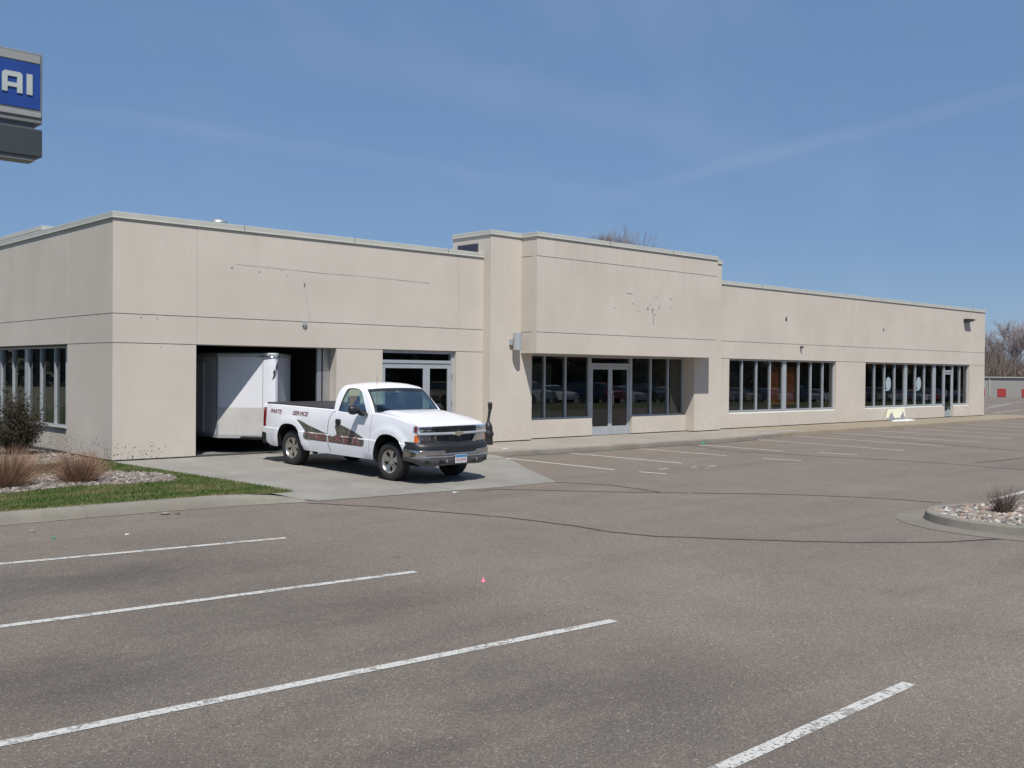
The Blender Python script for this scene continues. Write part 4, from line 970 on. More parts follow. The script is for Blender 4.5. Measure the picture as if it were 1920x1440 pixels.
for w0 in (-.55, .15):
    m = MB(); m.tube([(2.83, w0, 1.305), (2.76, w0+.2, 1.335), (2.73, w0+.48, 1.345)], .008, 5); m.build('wiper', M['black'], TR)
# hood-to-fender seam
for s in (-1, 1):
    m = MB(); m.grid([[(P[i][0 if s < 0 else 28][0], s*.898, P[i][0 if s < 0 else 28][2]+.0035), (P[i][0 if s < 0 else 28][0], s*.905, P[i][0 if s < 0 else 28][2]+.0035)] for i in range(NH+1)], flip=(s < 0)); m.build('hood_seam', M['valance'], TR)

# seams on the body side
def seam(pts, w_=.009, name='panel_seam', mat='valance'):
    for s in (-1, 1):
        R_ = []
        for a, b in zip(pts, pts[1:]):
            for t in range(5): u = a[0]+(b[0]-a[0])*t/5; v = a[1]+(b[1]-a[1])*t/5; R_.append((u, v))
        R_.append(pts[-1]); m = MB()
        m.grid([[(u-w_/2, s*(lat(u, v)+.0025), v), (u+w_/2, s*(lat(u, v)+.0025), v)] for u, v in R_], flip=(s > 0)); m.build(name, M[mat], TR)
seam([(1.425, 1.245), (1.36, 1.18), (1.30, 1.05), (1.272, .90), (1.265, .75), (1.29, .6), (1.34, .48), (1.38, .40)], .014)
seam([(2.675, 1.24), (2.665, 1.1), (2.655, .9), (2.65, .7), (2.64, .5)], .006)
seam([(1.44, 1.228), (1.43, .9)], .001)
m = MB()
for s in (-1, 1): m.grid([[(a, s*(lat(a, .755)+.002), .7535), (a, s*(lat(a, .76)+.002), .7575)] for a in als if a < -.46 or .27 < a < 2.84 or a > 3.6], flip=(s > 0))

# wheel wells and underbody
for s in (-1, 1):
    for ar_ in (RARCH, FARCH):
        m = MB()
        m.grid([[(a, s*(lat(a, h)-.003), h), (a, s*(lat(a, h)-.03), h+.004), (a, s*.60, h+.02)] for a, h in ar_], flip=(s > 0))
        a0, a1 = ar_[0][0]-.02, ar_[-1][0]+.02; m.grid([[(a0, s*.60, .3), (a1, s*.60, .3)], [(a0, s*.60, .93), (a1, s*.60, .93)]])
        m.build('wheel_well', M['dark_void'], TR)
m = MB(); m.box((-1.0, -.55, .42), (3.75, .55, .60)); m.box((.45, -.90, .37), (2.70, .90, .44)); m.tube([(-.09, -.7, .372), (-.09, .7, .372)], .06, 8); m.lathe([(.001, -.14), (.1, -.12), (.15, 0), (.1, .12), (.001, .14)], lambda p, q, z: (RW+p, z, .372+q), 14)
m.tube([(3.17, -.7, .33), (3.17, .7, .33)], .04, 8); m.tube([(.3, -.62, .40), (-.5, -.66, .42), (-.95, -.72, .36), (-1.08, -.78, .33)], .035, 8); m.box((2.2, -.45, .24), (2.6, .45, .4)); m.box((.62, -.86, .30), (.70, -.78, .38))
m.build('underbody', M['black'], TR)
# bed cover
m = MB(); m.bev((-1.03, -.905, 1.262), (1.36, .905, 1.305), .016); 
m.build('bed_cover', M['cover'], TR, smooth=40)
# rear bumper
m = MB(); P = []
for l in (-.95, -.94, -.90, -.8, 0, .8, .90, .94, .95):
    a = -1.24 if abs(l) < .85 else (-1.22 if abs(l) < .92 else (-1.16 if abs(l) < .945 else -.98)); P.append([(a+.03, l, .64), (a, l, .62), (a, l, .48), (a+.05, l, .40)])
m.grid(P); m.build('rear_bumper', M['black'], TR, smooth=40)
for s in (-1, 1):
    m = MB(); P = [[(a, s*(lat(a, h)+.006), h) for h in (.775, .85, .95, 1.05, 1.15, 1.19)] for a in (-1.115, -1.09, -1.05, -1.0)]
    P[3] = [(a-.0+.01*math.sin(h*20), y_, h) for a, y_, h in P[3]]; m.grid(P, flip=(s < 0)); m.grid([[(-1.115, s*.93, h), (-1.12, s*.75, h)] for h in (.775, 1.19)]); m.build('tail_lamp', M['red'], TR, smooth=40)
# mirrors
for s in (-1, 1):
    bm = bmesh.new(); bmesh.ops.create_icosphere(bm, subdivisions=3, radius=1)
    for v in bm.verts:
        c = v.co; sx = .085 if c.x > 0 else .05; v.co = Vector((2.30+s*0+c.x*sx*(1.1-.2*abs(c.z)), s*(1.115+.125*math.copysign(abs(c.y)**.8, c.y)), 1.325+.095*math.copysign(abs(c.z)**.75, c.z)))
    m = MB(); m.bm(bm); m.prism([(2.34, 1.215), (2.54, 1.215), (2.52, 1.262), (2.34, 1.33)], lambda u, v, d: (u, s*d, v), .90, 1.03); m.build('mirror', M['black'], TR, smooth=50)
    m = MB(); m.bev((1.545, s*(.955) if s > 0 else -.985, .99), (1.70, .985 if s > 0 else -.955, 1.095), .028); m.build('door_handle', M['black'], TR, smooth=40)
m = MB(); m.tube([(2.66, -.82, 1.285), (2.655, -.82, 1.6), (2.645, -.82, 2.02)], [.006, .004, .003], 6); m.build('antenna', M['valance'], TR)
m = MB(); m.tube([(1.47, -.93, 1.235), (1.47, -.936, 1.235)], .012, 10); m.build('door_lock', M['valance'], TR)
# wheels
def wheel(x, s):
    cy = s*.775; wlist = []
    fn = lambda p, q, a: (x+p, cy+s*a, .372+q)
    m = MB(); m.lathe([(.215, -.115), (.25, -.125), (.31, -.125), (.35, -.118), (.366, -.10), (.373, -.07), (.373, .07), (.366, .10), (.35, .118), (.31, .128), (.262, .125), (.228, .112), (.215, .095)], fn, 48)
    tyre = m.build('wheel', M['rubber'], TR, smooth=35)
    m = MB(); m.lathe([(.215, -.11), (.212, .0), (.214, .095), (.226, .113), (.232, .108), (.222, .10), (.205, .085), (.195, .055), (.195, -.05)], fn, 40)
    m.lathe([(.001, .078), (.045, .078), (.06, .070), (.085, .060), (.088, .02)], fn, 24)
    for k in range(5):
        t = 2*math.pi*k/5+.31
        for rr_, aw in ((0, 0),):
            c, sn = math.cos(t), math.sin(t); pts = [(.05, -.050), (.05, .050), (.12, .046), (.203, .094), (.203, -.094), (.12, -.046)]
            lo = [fn((r*c-q*sn), (r*sn+q*c), .035) for r, q in pts]; hi = [fn((r*c-q*sn), (r*sn+q*c), .066 if r < .15 else .082) for r, q in pts]
            n = 6; m.add(lo+hi, [tuple(range(6)), tuple(range(6, 12))[::-1]]+[(i, (i+1) % n, n+(i+1) % n, n+i) for i in range(n)])
    m.build('rim', M['rim'], tyre, smooth=30)
    m = MB(); m.lathe([(.001, .01), (.20, .01)], fn, 24); m.build('rim_recess_shade', M['black'], tyre)  # black disc painted as the shade behind the spokes
    for k in range(6):
        t = 2*math.pi*k/6; m = MB(); m.lathe([(.001, .0805 if k < 0 else .0665), (.012, .0665), (.012, .055)], lambda p, q, a, t=t: fn(.068*math.cos(t)+p, .068*math.sin(t)+q, a+.006), 8); m.build('lug_nut', M['black'], tyre)
for x in (RW, FW):
    for s in (-1, 1): wheel(x, s)
# front end ---------------------------------------------------------
def fgrid(m, l0, l1, h0, h1, da, n=8, k=3, mi=0, bulge=0., da2=None):
    P = []
    for i in range(n+1):
        l = l0+(l1-l0)*i/n
        P.append([(afront(l)+da+((da2 or da)-da)*j/k+bulge*math.sin(math.pi*j/k), l, h0+(h1-h0)*j/k) for j in range(k+1)])
    m.grid(P)
m = MB(); fgrid(m, -.90, .90, .70, 1.09, -.075, 20); m.build('front_panel', M['black'], TR, smooth=50)
# headlamps: upper and lower unit each side
for s in (-1, 1):
    l_in, l_out = .555, .915
    m = MB(); n = 10; P = []
    for i in range(n+1):
        l = l_in+(l_out-l_in)*i/n; ztop = 1.078+.028*(i/n); P.append([(afront(l)-.055, s*l, .985), (afront(l)-.06, s*l, (.985+ztop)/2), (afront(l)-.055, s*l, ztop)])
    m.grid(P, flip=(s < 0)); hl = m.build('headlight', M['lensbulb'], TR, smooth=50)
    for lb, rb in ((.64, .036), (.77, .042)):
        m = MB(); bm = bmesh.new(); bmesh.ops.create_uvsphere(bm, u_segments=16, v_segments=10, radius=rb)
        for v in bm.verts: v.co = Vector((afront(lb)-.04+v.co.x*.5, s*lb+v.co.y, 1.03+v.co.z*.8))
        m.bm(bm); m.build('bulb', M['chrome'], hl, smooth=60)
    g = MB(); P = []
    for i in range(n+1):
        l = l_in+(l_out-l_in)*i/n; ztop = 1.080+.028*(i/n); P.append([(afront(l)+.008, s*l, .982), (afront(l)+.016, s*l, 1.03), (afront(l)+.004, s*l, ztop)])
    g.grid(P, flip=(s < 0)); g.grid([[(afront(l_out)+.006, s*l_out, h), (afront(l_out)-.09, s*(l_out+.006), h)] for h in (.982, 1.105)], flip=(s < 0)); g.build('lens', M['lens'], hl, smooth=60)
    m = MB(); m.grid([[(afront(l)-.002, s*l, .984), (afront(l)-.004, s*l, 1.10)] for l in (.893, .912)], flip=(s < 0)); m.grid([[(3.97, s*.920, h), (3.93, s*.926, h)] for h in (.984, 1.10)], flip=(s < 0)); m.build('side_marker', M['red'], hl)
    m = MB(); P = [[(afront(l)-.05, s*l, .80), (afront(l)-.055, s*l, .86), (afront(l)-.05, s*l, .93)] for l in (.53, .6, .7, .8, .87)]; m.grid(P, flip=(s < 0)); tl = m.build('turn_signal', M['lensbulb'], TR, smooth=50)
    for lb in (.62, .77):
        m = MB(); bm = bmesh.new(); bmesh.ops.create_uvsphere(bm, u_segments=14, v_segments=8, radius=.034)
        for v in bm.verts: v.co = Vector((afront(lb)-.035+v.co.x*.5, s*lb+v.co.y, .862+v.co.z*.8))
        m.bm(bm); m.build('bulb', M['chrome'], tl, smooth=60)
    g = MB(); g.grid([[(afront(l)+.004, s*l, .795+.02*max(0, (.62-l)/.09)), (afront(l)+.01, s*l, .86), (afront(l)+.004, s*l, .932)] for l in (.54, .6, .7, .8, .880)], flip=(s < 0)); g.build('lens', M['lens'], tl, smooth=60)
    m = MB(); m.grid([[(afront(l)+.004, s*l, .795), (afront(l)+.006, s*l, .932)] for l in (.880, .895, .912)], flip=(s < 0)); m.grid([[(3.972, s*.913, h), (3.915, s*.926, h)] for h in (.795, .932)], flip=(s < 0)); m.build('amber_lens', M['amber'], tl)
# grille
def honey():
    k = NM('grille_mesh'); v = k.n('ShaderNodeTexVoronoi', feature='DISTANCE_TO_EDGE'); v.inputs['Scale'].default_value = 48; v.inputs['Randomness'].default_value = .1
    k.L(k.co.outputs['Object'], v.inputs['Vector']); e = k.rng(v.outputs[0], .08, .16); return k.fin(k.mix(e, (.055, .055, .06), (.006, .006, .006)), .5)
M['honey'] = honey()
m = MB(); fgrid(m, -.54, .54, .735, 1.085, -.035, 14); gr = m.build('grille', M['honey'], TR, smooth=60)
m = MB()   # surround of the lower opening and top trim
LO = [(-.52, .925), (-.50, .80), (-.42, .755), (-.2, .742), (0, .738), (.2, .742), (.42, .755), (.50, .80), (.52, .925)]
m.grid([[(afront(l*1.06)+.0, l*1.09, h-(.028 if h < .9 else 0)), (afront(l)+.035, l*1.03, h-(.014 if h < .9 else 0)), (afront(l)+.0, l*.96, h+(.022 if h < .9 else 0))] for l, h in LO], flip=True)
m.build('grille_surround', M['valance'], gr, smooth=50)
m = MB(); m.grid([[(afront(l)-.02, l, 1.083), (afront(l)+.012, l, 1.078), (afront(l)+.012, l, 1.062), (afront(l)-.02, l, 1.06)] for l in [i*.05-.55 for i in range(23)]], flip=True); m.build('grille_trim', M['black'], gr, smooth=50)
m = MB(); LL = [i*.0915-.915 for i in range(21)]
m.grid([[(afront(l)-.02, l, .982), (afront(l)+.028, l, .978), (afront(l)+.036, l, .957), (afront(l)+.028, l, .936), (afront(l)-.02, l, .932)] for l in LL], flip=True); m.build('grille_bar', M['alu'], TR, smooth=45)
m = MB(); bt = [(-.115, -.026), (-.092, .024), (-.036, .024), (-.030, .046), (.046, .046), (.038, .024), (.115, .024), (.092, -.026), (.036, -.026), (.030, -.048), (-.046, -.048), (-.038, -.026)]
m.prism(bt, lambda u, v, d: (afront(0)+d, u, .957+v), .02, .055); m.build('emblem', M['gold'], gr)
# bumper: black cover, chrome bar with raised ends, grey valance
def abump(l): return lerp(abs(l), [(0, 4.225), (.3, 4.215), (.6, 4.175), (.8, 4.11), (.9, 4.04), (.955, 3.93), (.975, 3.80), (.985, 3.70)])
BL = [-.985, -.984, -.98, -.965, -.93, -.88, -.8, -.7, -.6, -.5, -.42, -.40, -.25, 0, .25, .40, .42, .5, .6, .7, .8, .88, .93, .965, .98, .984, .985]
BA = [3.66, 3.74, 3.85, 3.95, 4.02, 4.075, 4.12, 4.155, 4.18, 4.20, 4.208, 4.21, 4.22, 4.225]; BA = BA+BA[-2::-1]
m = MB(); m.grid([[(min(a, 3.97)-.02 if abs(l) > .9 else afront(l)-.03, l*.965, .80), (a-.035, l*.975, .77), (a-.005, l*.985, .72), (a, l*.99, .655), (a-.02, l*.98, .60)] for l, a in zip(BL, BA)], flip=True); m.build('bumper_cover', M['black'], TR, smooth=50)
P = []
for l, a in zip(BL, BA):
    tp = .655 if abs(l) > .41 else .605; P.append([(a-.02, l*.99, tp+.004), (a+.018, l, tp-.004), (a+.028, l, tp-.014), (a+.020, l, .60), (a+.010, l, .548), (a+.014, l, .54), (a-.002, l, .505), (a-.01, l*.99, .50)])
m = MB(); m.grid(P, flip=True); m.build('chrome_bumper', M['chrome'], TR, smooth=40)
P = []
for l, a in zip(BL, BA):
    lo = lerp(abs(l), [(0, .36), (.7, .345), (.9, .36), (.985, .43)]); P.append([(a+.004, l*.995, .503), (a+.006, l*.995, .48), (a-.008, l*.985, (.5+lo)/2), (a-.035, l*.97, lo+.02), (a-.06, l*.95, lo)])
m = MB(); m.grid(P, flip=True); m.build('valance', M['valance'], TR, smooth=40)
for l0, l1, h0, h1 in ((-.52, -.36, .395, .475), (.36, .52, .395, .475), (-.80, -.62, .40, .46), (.62, .80, .40, .46)):
    m = MB(); m.box((abump((l0+l1)/2)-.05, l0, h0), (abump(abs(l0+l1)/2)+.008 if abs(l0+l1) < 1 else abump(.72)+.004, l1, h1)); m.build('bumper_opening', M['dark_void'] if abs(l0+l1) < 1 else M['black'], TR)
for l in (-.40, .40):
    m = MB(); m.tube([(4.15, l+.05, .41), (4.22, l+.05, .42), (4.235, l+.05, .45), (4.20, l+.05, .465)], .010, 6); m.build('tow_hook', M['alu'], TR)
# licence plate
m = MB(); m.bev((4.238, -.155, .395), (4.246, .155, .555), .003); pl = m.build('license_plate', M['plate_white'], TR)
m = MB(); m.box((4.2455, -.15, .505), (4.2475, .15, .55)); m.build('blue_band', M['plate_blue'], pl)
m = MB(); m.tube([(4.235, -.06, .555), (4.235, -.05, .59), (4.235, .05, .59), (4.235, .06, .555)], .008, 6); m.build('plate_bracket', M['galv'], pl)

# lettering
def text2d(s, size=1., off=0., shear=0., space=1.):
    cu = bpy.data.curves.new('txt', 'FONT'); cu.body = s; cu.size = size; cu.offset = off; cu.shear = shear; cu.space_character = space; cu.resolution_u = 2
    ob = bpy.data.objects.new('txt', cu); COL.objects.link(ob); dg = bpy.context.evaluated_depsgraph_get(); me = ob.evaluated_get(dg).to_mesh()
    V = [tuple(v.co) for v in me.vertices]; Fa = [tuple(p.vertices) for p in me.polygons]; ob.evaluated_get(dg).to_mesh_clear()
    bpy.data.objects.remove(ob); bpy.data.curves.remove(cu); return V, Fa
def fit_text(m, s, x0, x1, z0, z1, fn, off=0., shear=0., mi=0, space=1., pad=0.):
    V, Fa = text2d(s, 1., off, shear, space); ax = [v[0] for v in V]; ay = [v[1] for v in V]; a, b, c, d = min(ax), max(ax), min(ay), max(ay)
    m.add([fn(x0-pad+(v[0]-a)/(b-a)*(x1-x0+2*pad), z0-pad+(v[1]-c)/(d-c)*(z1-z0+2*pad)) for v in V], Fa, mi)
def on_side(d): return lambda a, h: (a, -(lat(a, h)+d), h)
for word, x0, x1, z0, z1 in (('PARTS', -.83, -.40, 1.085, 1.165), ('SERVICE', .01, .57, 1.087, 1.168)):
    m = MB(); fit_text(m, word, x0, x1, z0, z1, on_side(.003), .035, .25, pad=.006); dk = m.build('decal_text', M['decal_dark'], bed)
    m = MB(); fit_text(m, word, x0, x1, z0, z1, on_side(.0045), .005, .25); m.build('lettering', M['decal_red'], dk)
def decal(poly, mat, d, par, name):
    bm = bmesh.new(); vs = [bm.verts.new((a, 0, h)) for a, h in poly]; bm.faces.new(vs); bmesh.ops.triangulate(bm, faces=list(bm.faces))
    bmesh.ops.subdivide_edges(bm, edges=list(bm.edges), cuts=3, use_grid_fill=True)
    for v in bm.verts: v.co.y = -(lat(v.co.x, v.co.z)+d)
    m = MB(); m.bm(bm); return m.build(name, mat, par)
FL1 = [(.173, 1.003), (.307, .985), (.45, .945), (.595, .905), (.74, .855), (.877, .815), (1.063, .782), (1.262, .772), (1.258, .765), (.501, .765), (.45, .81), (.405, .846), (.307, .92)]
FL2 = [(1.572, .768), (1.561, .827), (1.515, .918), (1.525, .962), (1.57, .985), (1.67, .990), (1.824, .960), (2.042, .902), (2.257, .840), (2.40, .79), (2.44, .768)]
B1 = [(.48, .768), (1.255, .768), (1.262, .604), (.53, .604), (.485, .62), (.466, .66), (.466, .72)]
B2 = [(1.295, .768), (2.44, .768), (2.475, .73), (2.475, .655), (2.45, .615), (2.39, .600), (1.32, .604)]
for poly, par in ((FL1, bed), (B1, bed), (FL2, cab), (B2, cab)):
    o = decal(poly, M['camo'], .003, par, 'flag_decal')
def wei(s, x0, x1, par):
    wd = (x1-x0)/len(s)
    for i, ch in enumerate(s):
        a, b = x0+wd*i+.012, x0+wd*(i+1)-.012
        if ch == 'I': a, b = x0+.015, x1-.015
        m = MB(); fit_text(m, ch, a-.012, b+.012, .606, .766, on_side(.0038), .05); o = m.build('letter_outline', M['decal_dark'], par)
        m = MB(); fit_text(m, ch, a, b, .618, .754, on_side(.0050), .03); m.build('letter', M['decal_red'], o)
        m = MB(); fit_text(m, ch, a+.014, b-.014, .634, .738, on_side(.0062), -.022); m.build('letter_fill', M['camo_light'], o)
wei('WE', .50, 1.24, bed); wei('I', 1.33, 1.40, cab); wei('SER', 1.47, 2.40, cab)
m = MB()
fit_text(m, '764 BWR', -.135, .135, .415, .49, lambda u, v: (4.2468, u, v), .01); m.build('plate_number', M['decal_red'], pl)
# interior of the cab
m = MB(); m.box((1.5, -.86, .55), (2.75, .86, .62)); m.bev((2.32, -.85, .95), (2.80, .85, 1.22), .06); m.bev((2.2, .22, 1.0), (2.5, .58, 1.24), .05); m.build('dashboard', M['black'], cab, smooth=40)
for y0, y1 in ((-.78, -.24), (-.22, .18), (.20, .78)):
    m = MB(); m.bev((1.62, y0, .75), (2.12, y1, .93), .06); m.prism([(1.50, .88), (1.66, .88), (1.60, 1.36), (1.48, 1.36)], lambda u, v, d: (u, d, v), y0+.02, y1-.02); st = m.build('seat', M['seat'], cab, smooth=35)
    if y1-y0 > .45:
        m = MB(); m.bev((1.485, (y0+y1)/2-.14, 1.38), (1.60, (y0+y1)/2+.14, 1.56), .05); m.build('headrest', M['seat'], st, smooth=40)
m = MB(); bm = bmesh.new()
P = []
for i in range(24):
    t = 6.283*i/24; c, s_ = math.cos(t), math.sin(t); cx, cy, cz = 2.24, .40, 1.20
    row = []
    for j in range(6):
        q = 6.283*j/6; r = .185+.014*math.cos(q); row.append((cx+.014*math.sin(q)*.9-r*s_*.42, cy+r*c, cz+r*s_*.9+.014*math.sin(q)*.4))
    P.append(row)
P.append(P[0]); m.grid(P, close=True); m.tube([(2.24, .40, 1.20), (2.4, .40, 1.10)], .03, 8); m.box((2.23, .23, 1.185), (2.25, .57, 1.215)); m.build('steering_wheel', M['black'], cab, smooth=60); bm.free()
m = MB(); m.bev((2.18, -.10, 1.60), (2.21, .12, 1.655), .01); m.build('rear_view_mirror', M['black'], cab)

# ------------------------------------------------------------------ cargo trailer inside the garage bay
TL = thing('cargo_trailer', 'white V-nosed enclosed cargo trailer with diamond-plate skirt parked half inside the garage bay', 'trailer', (3.875, .95, 0), (0, 0, 0))
# local: nose towards -y ; half width .945
hw, zb_, zt_, zg = .985, .40, 2.275, 1.075
def nose(z=None, r=.0, n=9):
    pts = [(-hw-r, 5.2), (-hw-r, .0)]
    for i in range(n):     # rounded apex
        t = -1+2*i/(n-1); x = .215*t*(1+r*4); y = -.98+.23*abs(t)**1.8 - r; pts.append((x, y))
    pts += [(hw+r, .0), (hw+r, 5.2)]; return pts
N = nose()
m = MB(); m.grid([[(x, y, zg), (x, y, zt_)] for x, y in N]); m.add([(x, y, zt_) for x, y in N], [tuple(range(len(N)))]); m.grid([[(x, y, zb_), (x, y, zg)] for x, y in N[:2]]); m.grid([[(x, y, zb_), (x, y, zg)] for x, y in N[-2:]])
m.add([(-hw, 5.2, zb_), (-hw, 5.2, zt_), (hw, 5.2, zt_), (hw, 5.2, zb_)], [(0, 1, 2, 3)]); m.build('trailer_body', M['trailer'], TL, smooth=25)
N2 = [(x*1.004, y-.004) for x, y in N[1:-1]]
m = MB(); m.grid([[(x, y, zb_+.0), (x, y, zg)] for x, y in N2]); m.build('stone_guard', M['tread'], TL, smooth=25)
m = MB(); N3 = [(x*1.012, y-.01) for x, y in N]; m.grid([[(x, y, zt_-.002), (x*1.003, y-.006, zt_+.01), (x*1.003, y-.006, zt_+.075), (x*.97, y+.02, zt_+.10)] for x, y in N3]); m.add([(x*.97, y+.02, zt_+.10) for x, y in N3], [tuple(range(len(N3)))]); m.build('roof_trim', M['alu'], TL, smooth=25)
m = MB(); P = []
for t in range(11):
    u = -1+.2*t; row = []
    for q in range(5):
        a = q/4*math.pi/2; rr_ = .28*math.cos(a); row.append((rr_*1.05*u/1.0*1.0, -1.0+.30*abs(u)**1.8*math.cos(a)+.40*(1-math.cos(a)), zt_+.0+.125*math.sin(a)))
    P.append(row)
m.grid(P); m.build('nose_cap', M['chrome'], TL, smooth=60)
m = MB(); m.grid([[(x*1.012, y-.012, zb_-.05), (x*1.012, y-.014, zb_+.03)] for x, y in N]); m.grid([[(x*1.012, y-.012, zb_-.05), (x*.9, y*.95, zb_-.05)] for x, y in N]); m.build('lower_rail', M['alu'], TL, smooth=25)
m = MB(); m.box((-hw-.03, .72, zb_+.12), (-hw-.002, 1.62, 2.12)); dr = m.build('side_door', M['trailer'], TL)
m = MB()
for a, b in (((.68, zb_+.08), (.72, 2.16)), ((1.62, zb_+.08), (1.66, 2.16)), ((.72, 2.12), (1.62, 2.16)), ((.72, zb_+.08), (1.62, zb_+.12))): m.box((-hw-.034, a[0], a[1]), (-hw-.001, b[0], b[1]))
m.build('door_trim', M['alu'], dr)
m = MB(); m.bev((-hw-.07, 1.45, 1.12), (-hw-.03, 1.56, 1.30), .01); m.build('latch', M['black'], dr)
m = MB(); m.box((-hw-.012, -.03, zb_-.04), (-hw+.02, .025, zt_)); m.build('corner_trim', M['alu'], TL)
m = MB(); ang = math.atan2(-.75, .73); m.grid([[(-.80, -.165, .45), (-.80, -.165, .51)], [(-.72, -.245, .45), (-.72, -.245, .51)]]); m.build('marker_light', M['amber'], TL)
m = MB(); m.grid([[(-.215, -.76, z), (-.208, -.768, z)] for z in (zg, zt_)]); m.build('panel_seam', M['groove'], TL)
# feather-like flash on the nose
m = MB()
fl = [(-.06, 1.72), (-.0, 1.80), (.06, 1.90), (.10, 2.02), (.125, 2.20), (.06, 2.12), (.0, 2.02), (-.035, 1.93), (-.03, 1.84)]
def nosey(x): return -.98+.23*abs(x/.215)**1.8 if abs(x) < .215 else 0
m.add([(x-.02, nosey(x-.02)-.008, z) for x, z in fl], [tuple(range(len(fl)))]); m.build('nose_graphic', M['decal_dark'], TL)
m = MB(); m.tube([(-.7, -.1, .36), (-.12, -1.35, .36), (.0, -1.75, .40)], .04, 6); m.tube([(.7, -.1, .36), (.12, -1.35, .36), (.0, -1.75, .40)], .04, 6); m.build('tongue', M['black'], TL)
m = MB(); m.tube([(0, -1.4, .06), (0, -1.4, .75)], .03, 8); m.build('jack', M['black'], TL)
for s in (-1, 1):
    m = MB(); m.lathe([(.18, -.09), (.28, -.1), (.33, -.08), (.34, 0), (.33, .08), (.28, .1), (.18, .09)], lambda p, q, a: (s*.80+a, 2.9+p, .34+q), 28); wh = m.build('wheel', M['rubber'], TL, smooth=35)
    m = MB(); m.lathe([(.001, .06), (.10, .06), (.18, .07), (.18, -.05)], lambda p, q, a: (s*.80+s*a, 2.9+p, .34+q), 24); m.build('rim', M['white'], wh, smooth=35)
m = MB(); m.box((-.7, -.1, .33), (.7, 5.1, .38)); m.build('chassis', M['black'], TL)

# ------------------------------------------------------------------ plants
def strips(n, base, dirs, lens, wds, curve, seg=3):
    """curved tapering blades; returns V, F (quads)"""
    V = []; t = np.linspace(0, 1, seg+1)
    side = np.cross(dirs, RNG.normal(size=(n, 3))); side /= np.linalg.norm(side, axis=1)[:, None]+1e-9
    for k, tt in enumerate(t):
        c = base+dirs*lens[:, None]*tt+curve*(tt**2)[None] if False else base+dirs*(lens*tt)[:, None]+curve*(tt**2)
        w_ = wds[:, None]*(1-tt*.85); V.append(c-side*w_); V.append(c+side*w_)
    V = np.stack(V, 1); m_ = 2*(seg+1); Fq = np.array([[2*k, 2*k+1, 2*k+3, 2*k+2] for k in range(seg)])
    return V.reshape(-1, 3), (Fq[None]+(np.arange(n)*m_)[:, None, None]).reshape(-1, 4)
def clump(label, loc, n, rad, h, spread, mat, wd=.0035, group=None, cat='ornamental grass', name='grass_clump'):
    a = RNG.uniform(0, 6.283, n); r = rad*.45*np.sqrt(RNG.uniform(0, 1, n)); base = np.stack([r*np.cos(a), r*np.sin(a), np.zeros(n)], 1)
    tl = RNG.uniform(.05, spread, n)*(.3+r/(rad*.45)); a2 = a+RNG.normal(0, .5, n); d = np.stack([np.cos(a2)*np.sin(tl), np.sin(a2)*np.sin(tl), np.cos(tl)], 1)
    ln = h*RNG.uniform(.55, 1.08, n); cv = np.stack([np.cos(a2), np.sin(a2), -np.ones(n)*.45], 1)*(RNG.uniform(0, .22, n)*ln)[:, None]
    V, Fq = strips(n, base, d, ln, np.full(n, wd), cv); o = npmesh(name, V, Fq, mat, label=label, cat=cat, group=group, loc=loc); return o
g_ = 'dry ornamental grass clumps'
clump('dry tan grass clump on the gravel nearest the garage bay', (-1.93, -3.35, lawnz(0, -3.3)), 1700, .42, .60, .95, M['straw'], group=g_)
clump('reddish-brown grass clump at the left edge of the photo', (-3.15, -3.35, lawnz(0, -3.3)), 2200, .55, .72, .9, M['straw'], group=g_)
clump('small sparse dark grass tuft among the stones of the parking island', (7.98, -15.20, lotz(8, -15.2)+.12), 240, .26, .44, .55, M['twig'], .005, cat='ornamental grass', name='grass_tuft')
def shrub(label, loc, rx, ry, h, ntw, nlf, group=None):
    t = thing('shrub', label, 'shrub', loc, group=group)
    a = RNG.uniform(0, 6.283, ntw); tl = RNG.uniform(.05, 1.15, ntw); d = np.stack([np.cos(a)*np.sin(tl)*rx/h, np.sin(a)*np.sin(tl)*ry/h, np.cos(tl)], 1)
    ln = h*RNG.uniform(.55, 1.12, ntw); base = np.stack([RNG.normal(0, .08, ntw), RNG.normal(0, .08, ntw), np.zeros(ntw)], 1)
    cv = np.stack([RNG.normal(0, .08, ntw), RNG.normal(0, .08, ntw), RNG.uniform(0, .15, ntw)], 1)
    V, Fq = strips(ntw, base, d, ln, np.full(ntw, .006), cv, 3); npmesh('branches', V, Fq, M['twig'], parent=t)
    ln[:ntw//7] *= RNG.uniform(1.05, 1.3, ntw//7)
    u = RNG.uniform(.35, 1.05, nlf)[:, None]; k = (RNG.uniform(0, 1, nlf)**1.25*ntw).astype(int); c = base[k]+d[k]*ln[k][:, None]*u+cv[k]*u**2+RNG.normal(0, .035, (nlf, 3)); c[:, 2] = np.maximum(c[:, 2], .02)
    a1 = RNG.normal(size=(nlf, 3)); a1 /= np.linalg.norm(a1, axis=1)[:, None]; b1 = np.cross(a1, RNG.normal(size=(nlf, 3))); b1 /= np.linalg.norm(b1, axis=1)[:, None]
    s1 = RNG.uniform(.014, .030, nlf)[:, None]; V = np.stack([c-a1*s1, c+b1*s1*.5, c+a1*s1, c-b1*s1*.5], 1).reshape(-1, 3)
    npmesh('leaves', V, np.arange(4*nlf).reshape(-1, 4), M['evergreen'], parent=t)
shrub('dark dense shrub beside the low window sill of the side wall', (-.95, 3.1, -.0), .80, .8, 1.16, 320, 15000)
shrub('dark reddish shrub half cut off by the left edge of the photo', (-1.9, 3.7, -.0), .95, .9, 1.32, 320, 16000)
shrub('low shrub growing farther back along the side wall windows', (-1.3, 6.6, -.0), .7, .8, .95, 160, 4000)

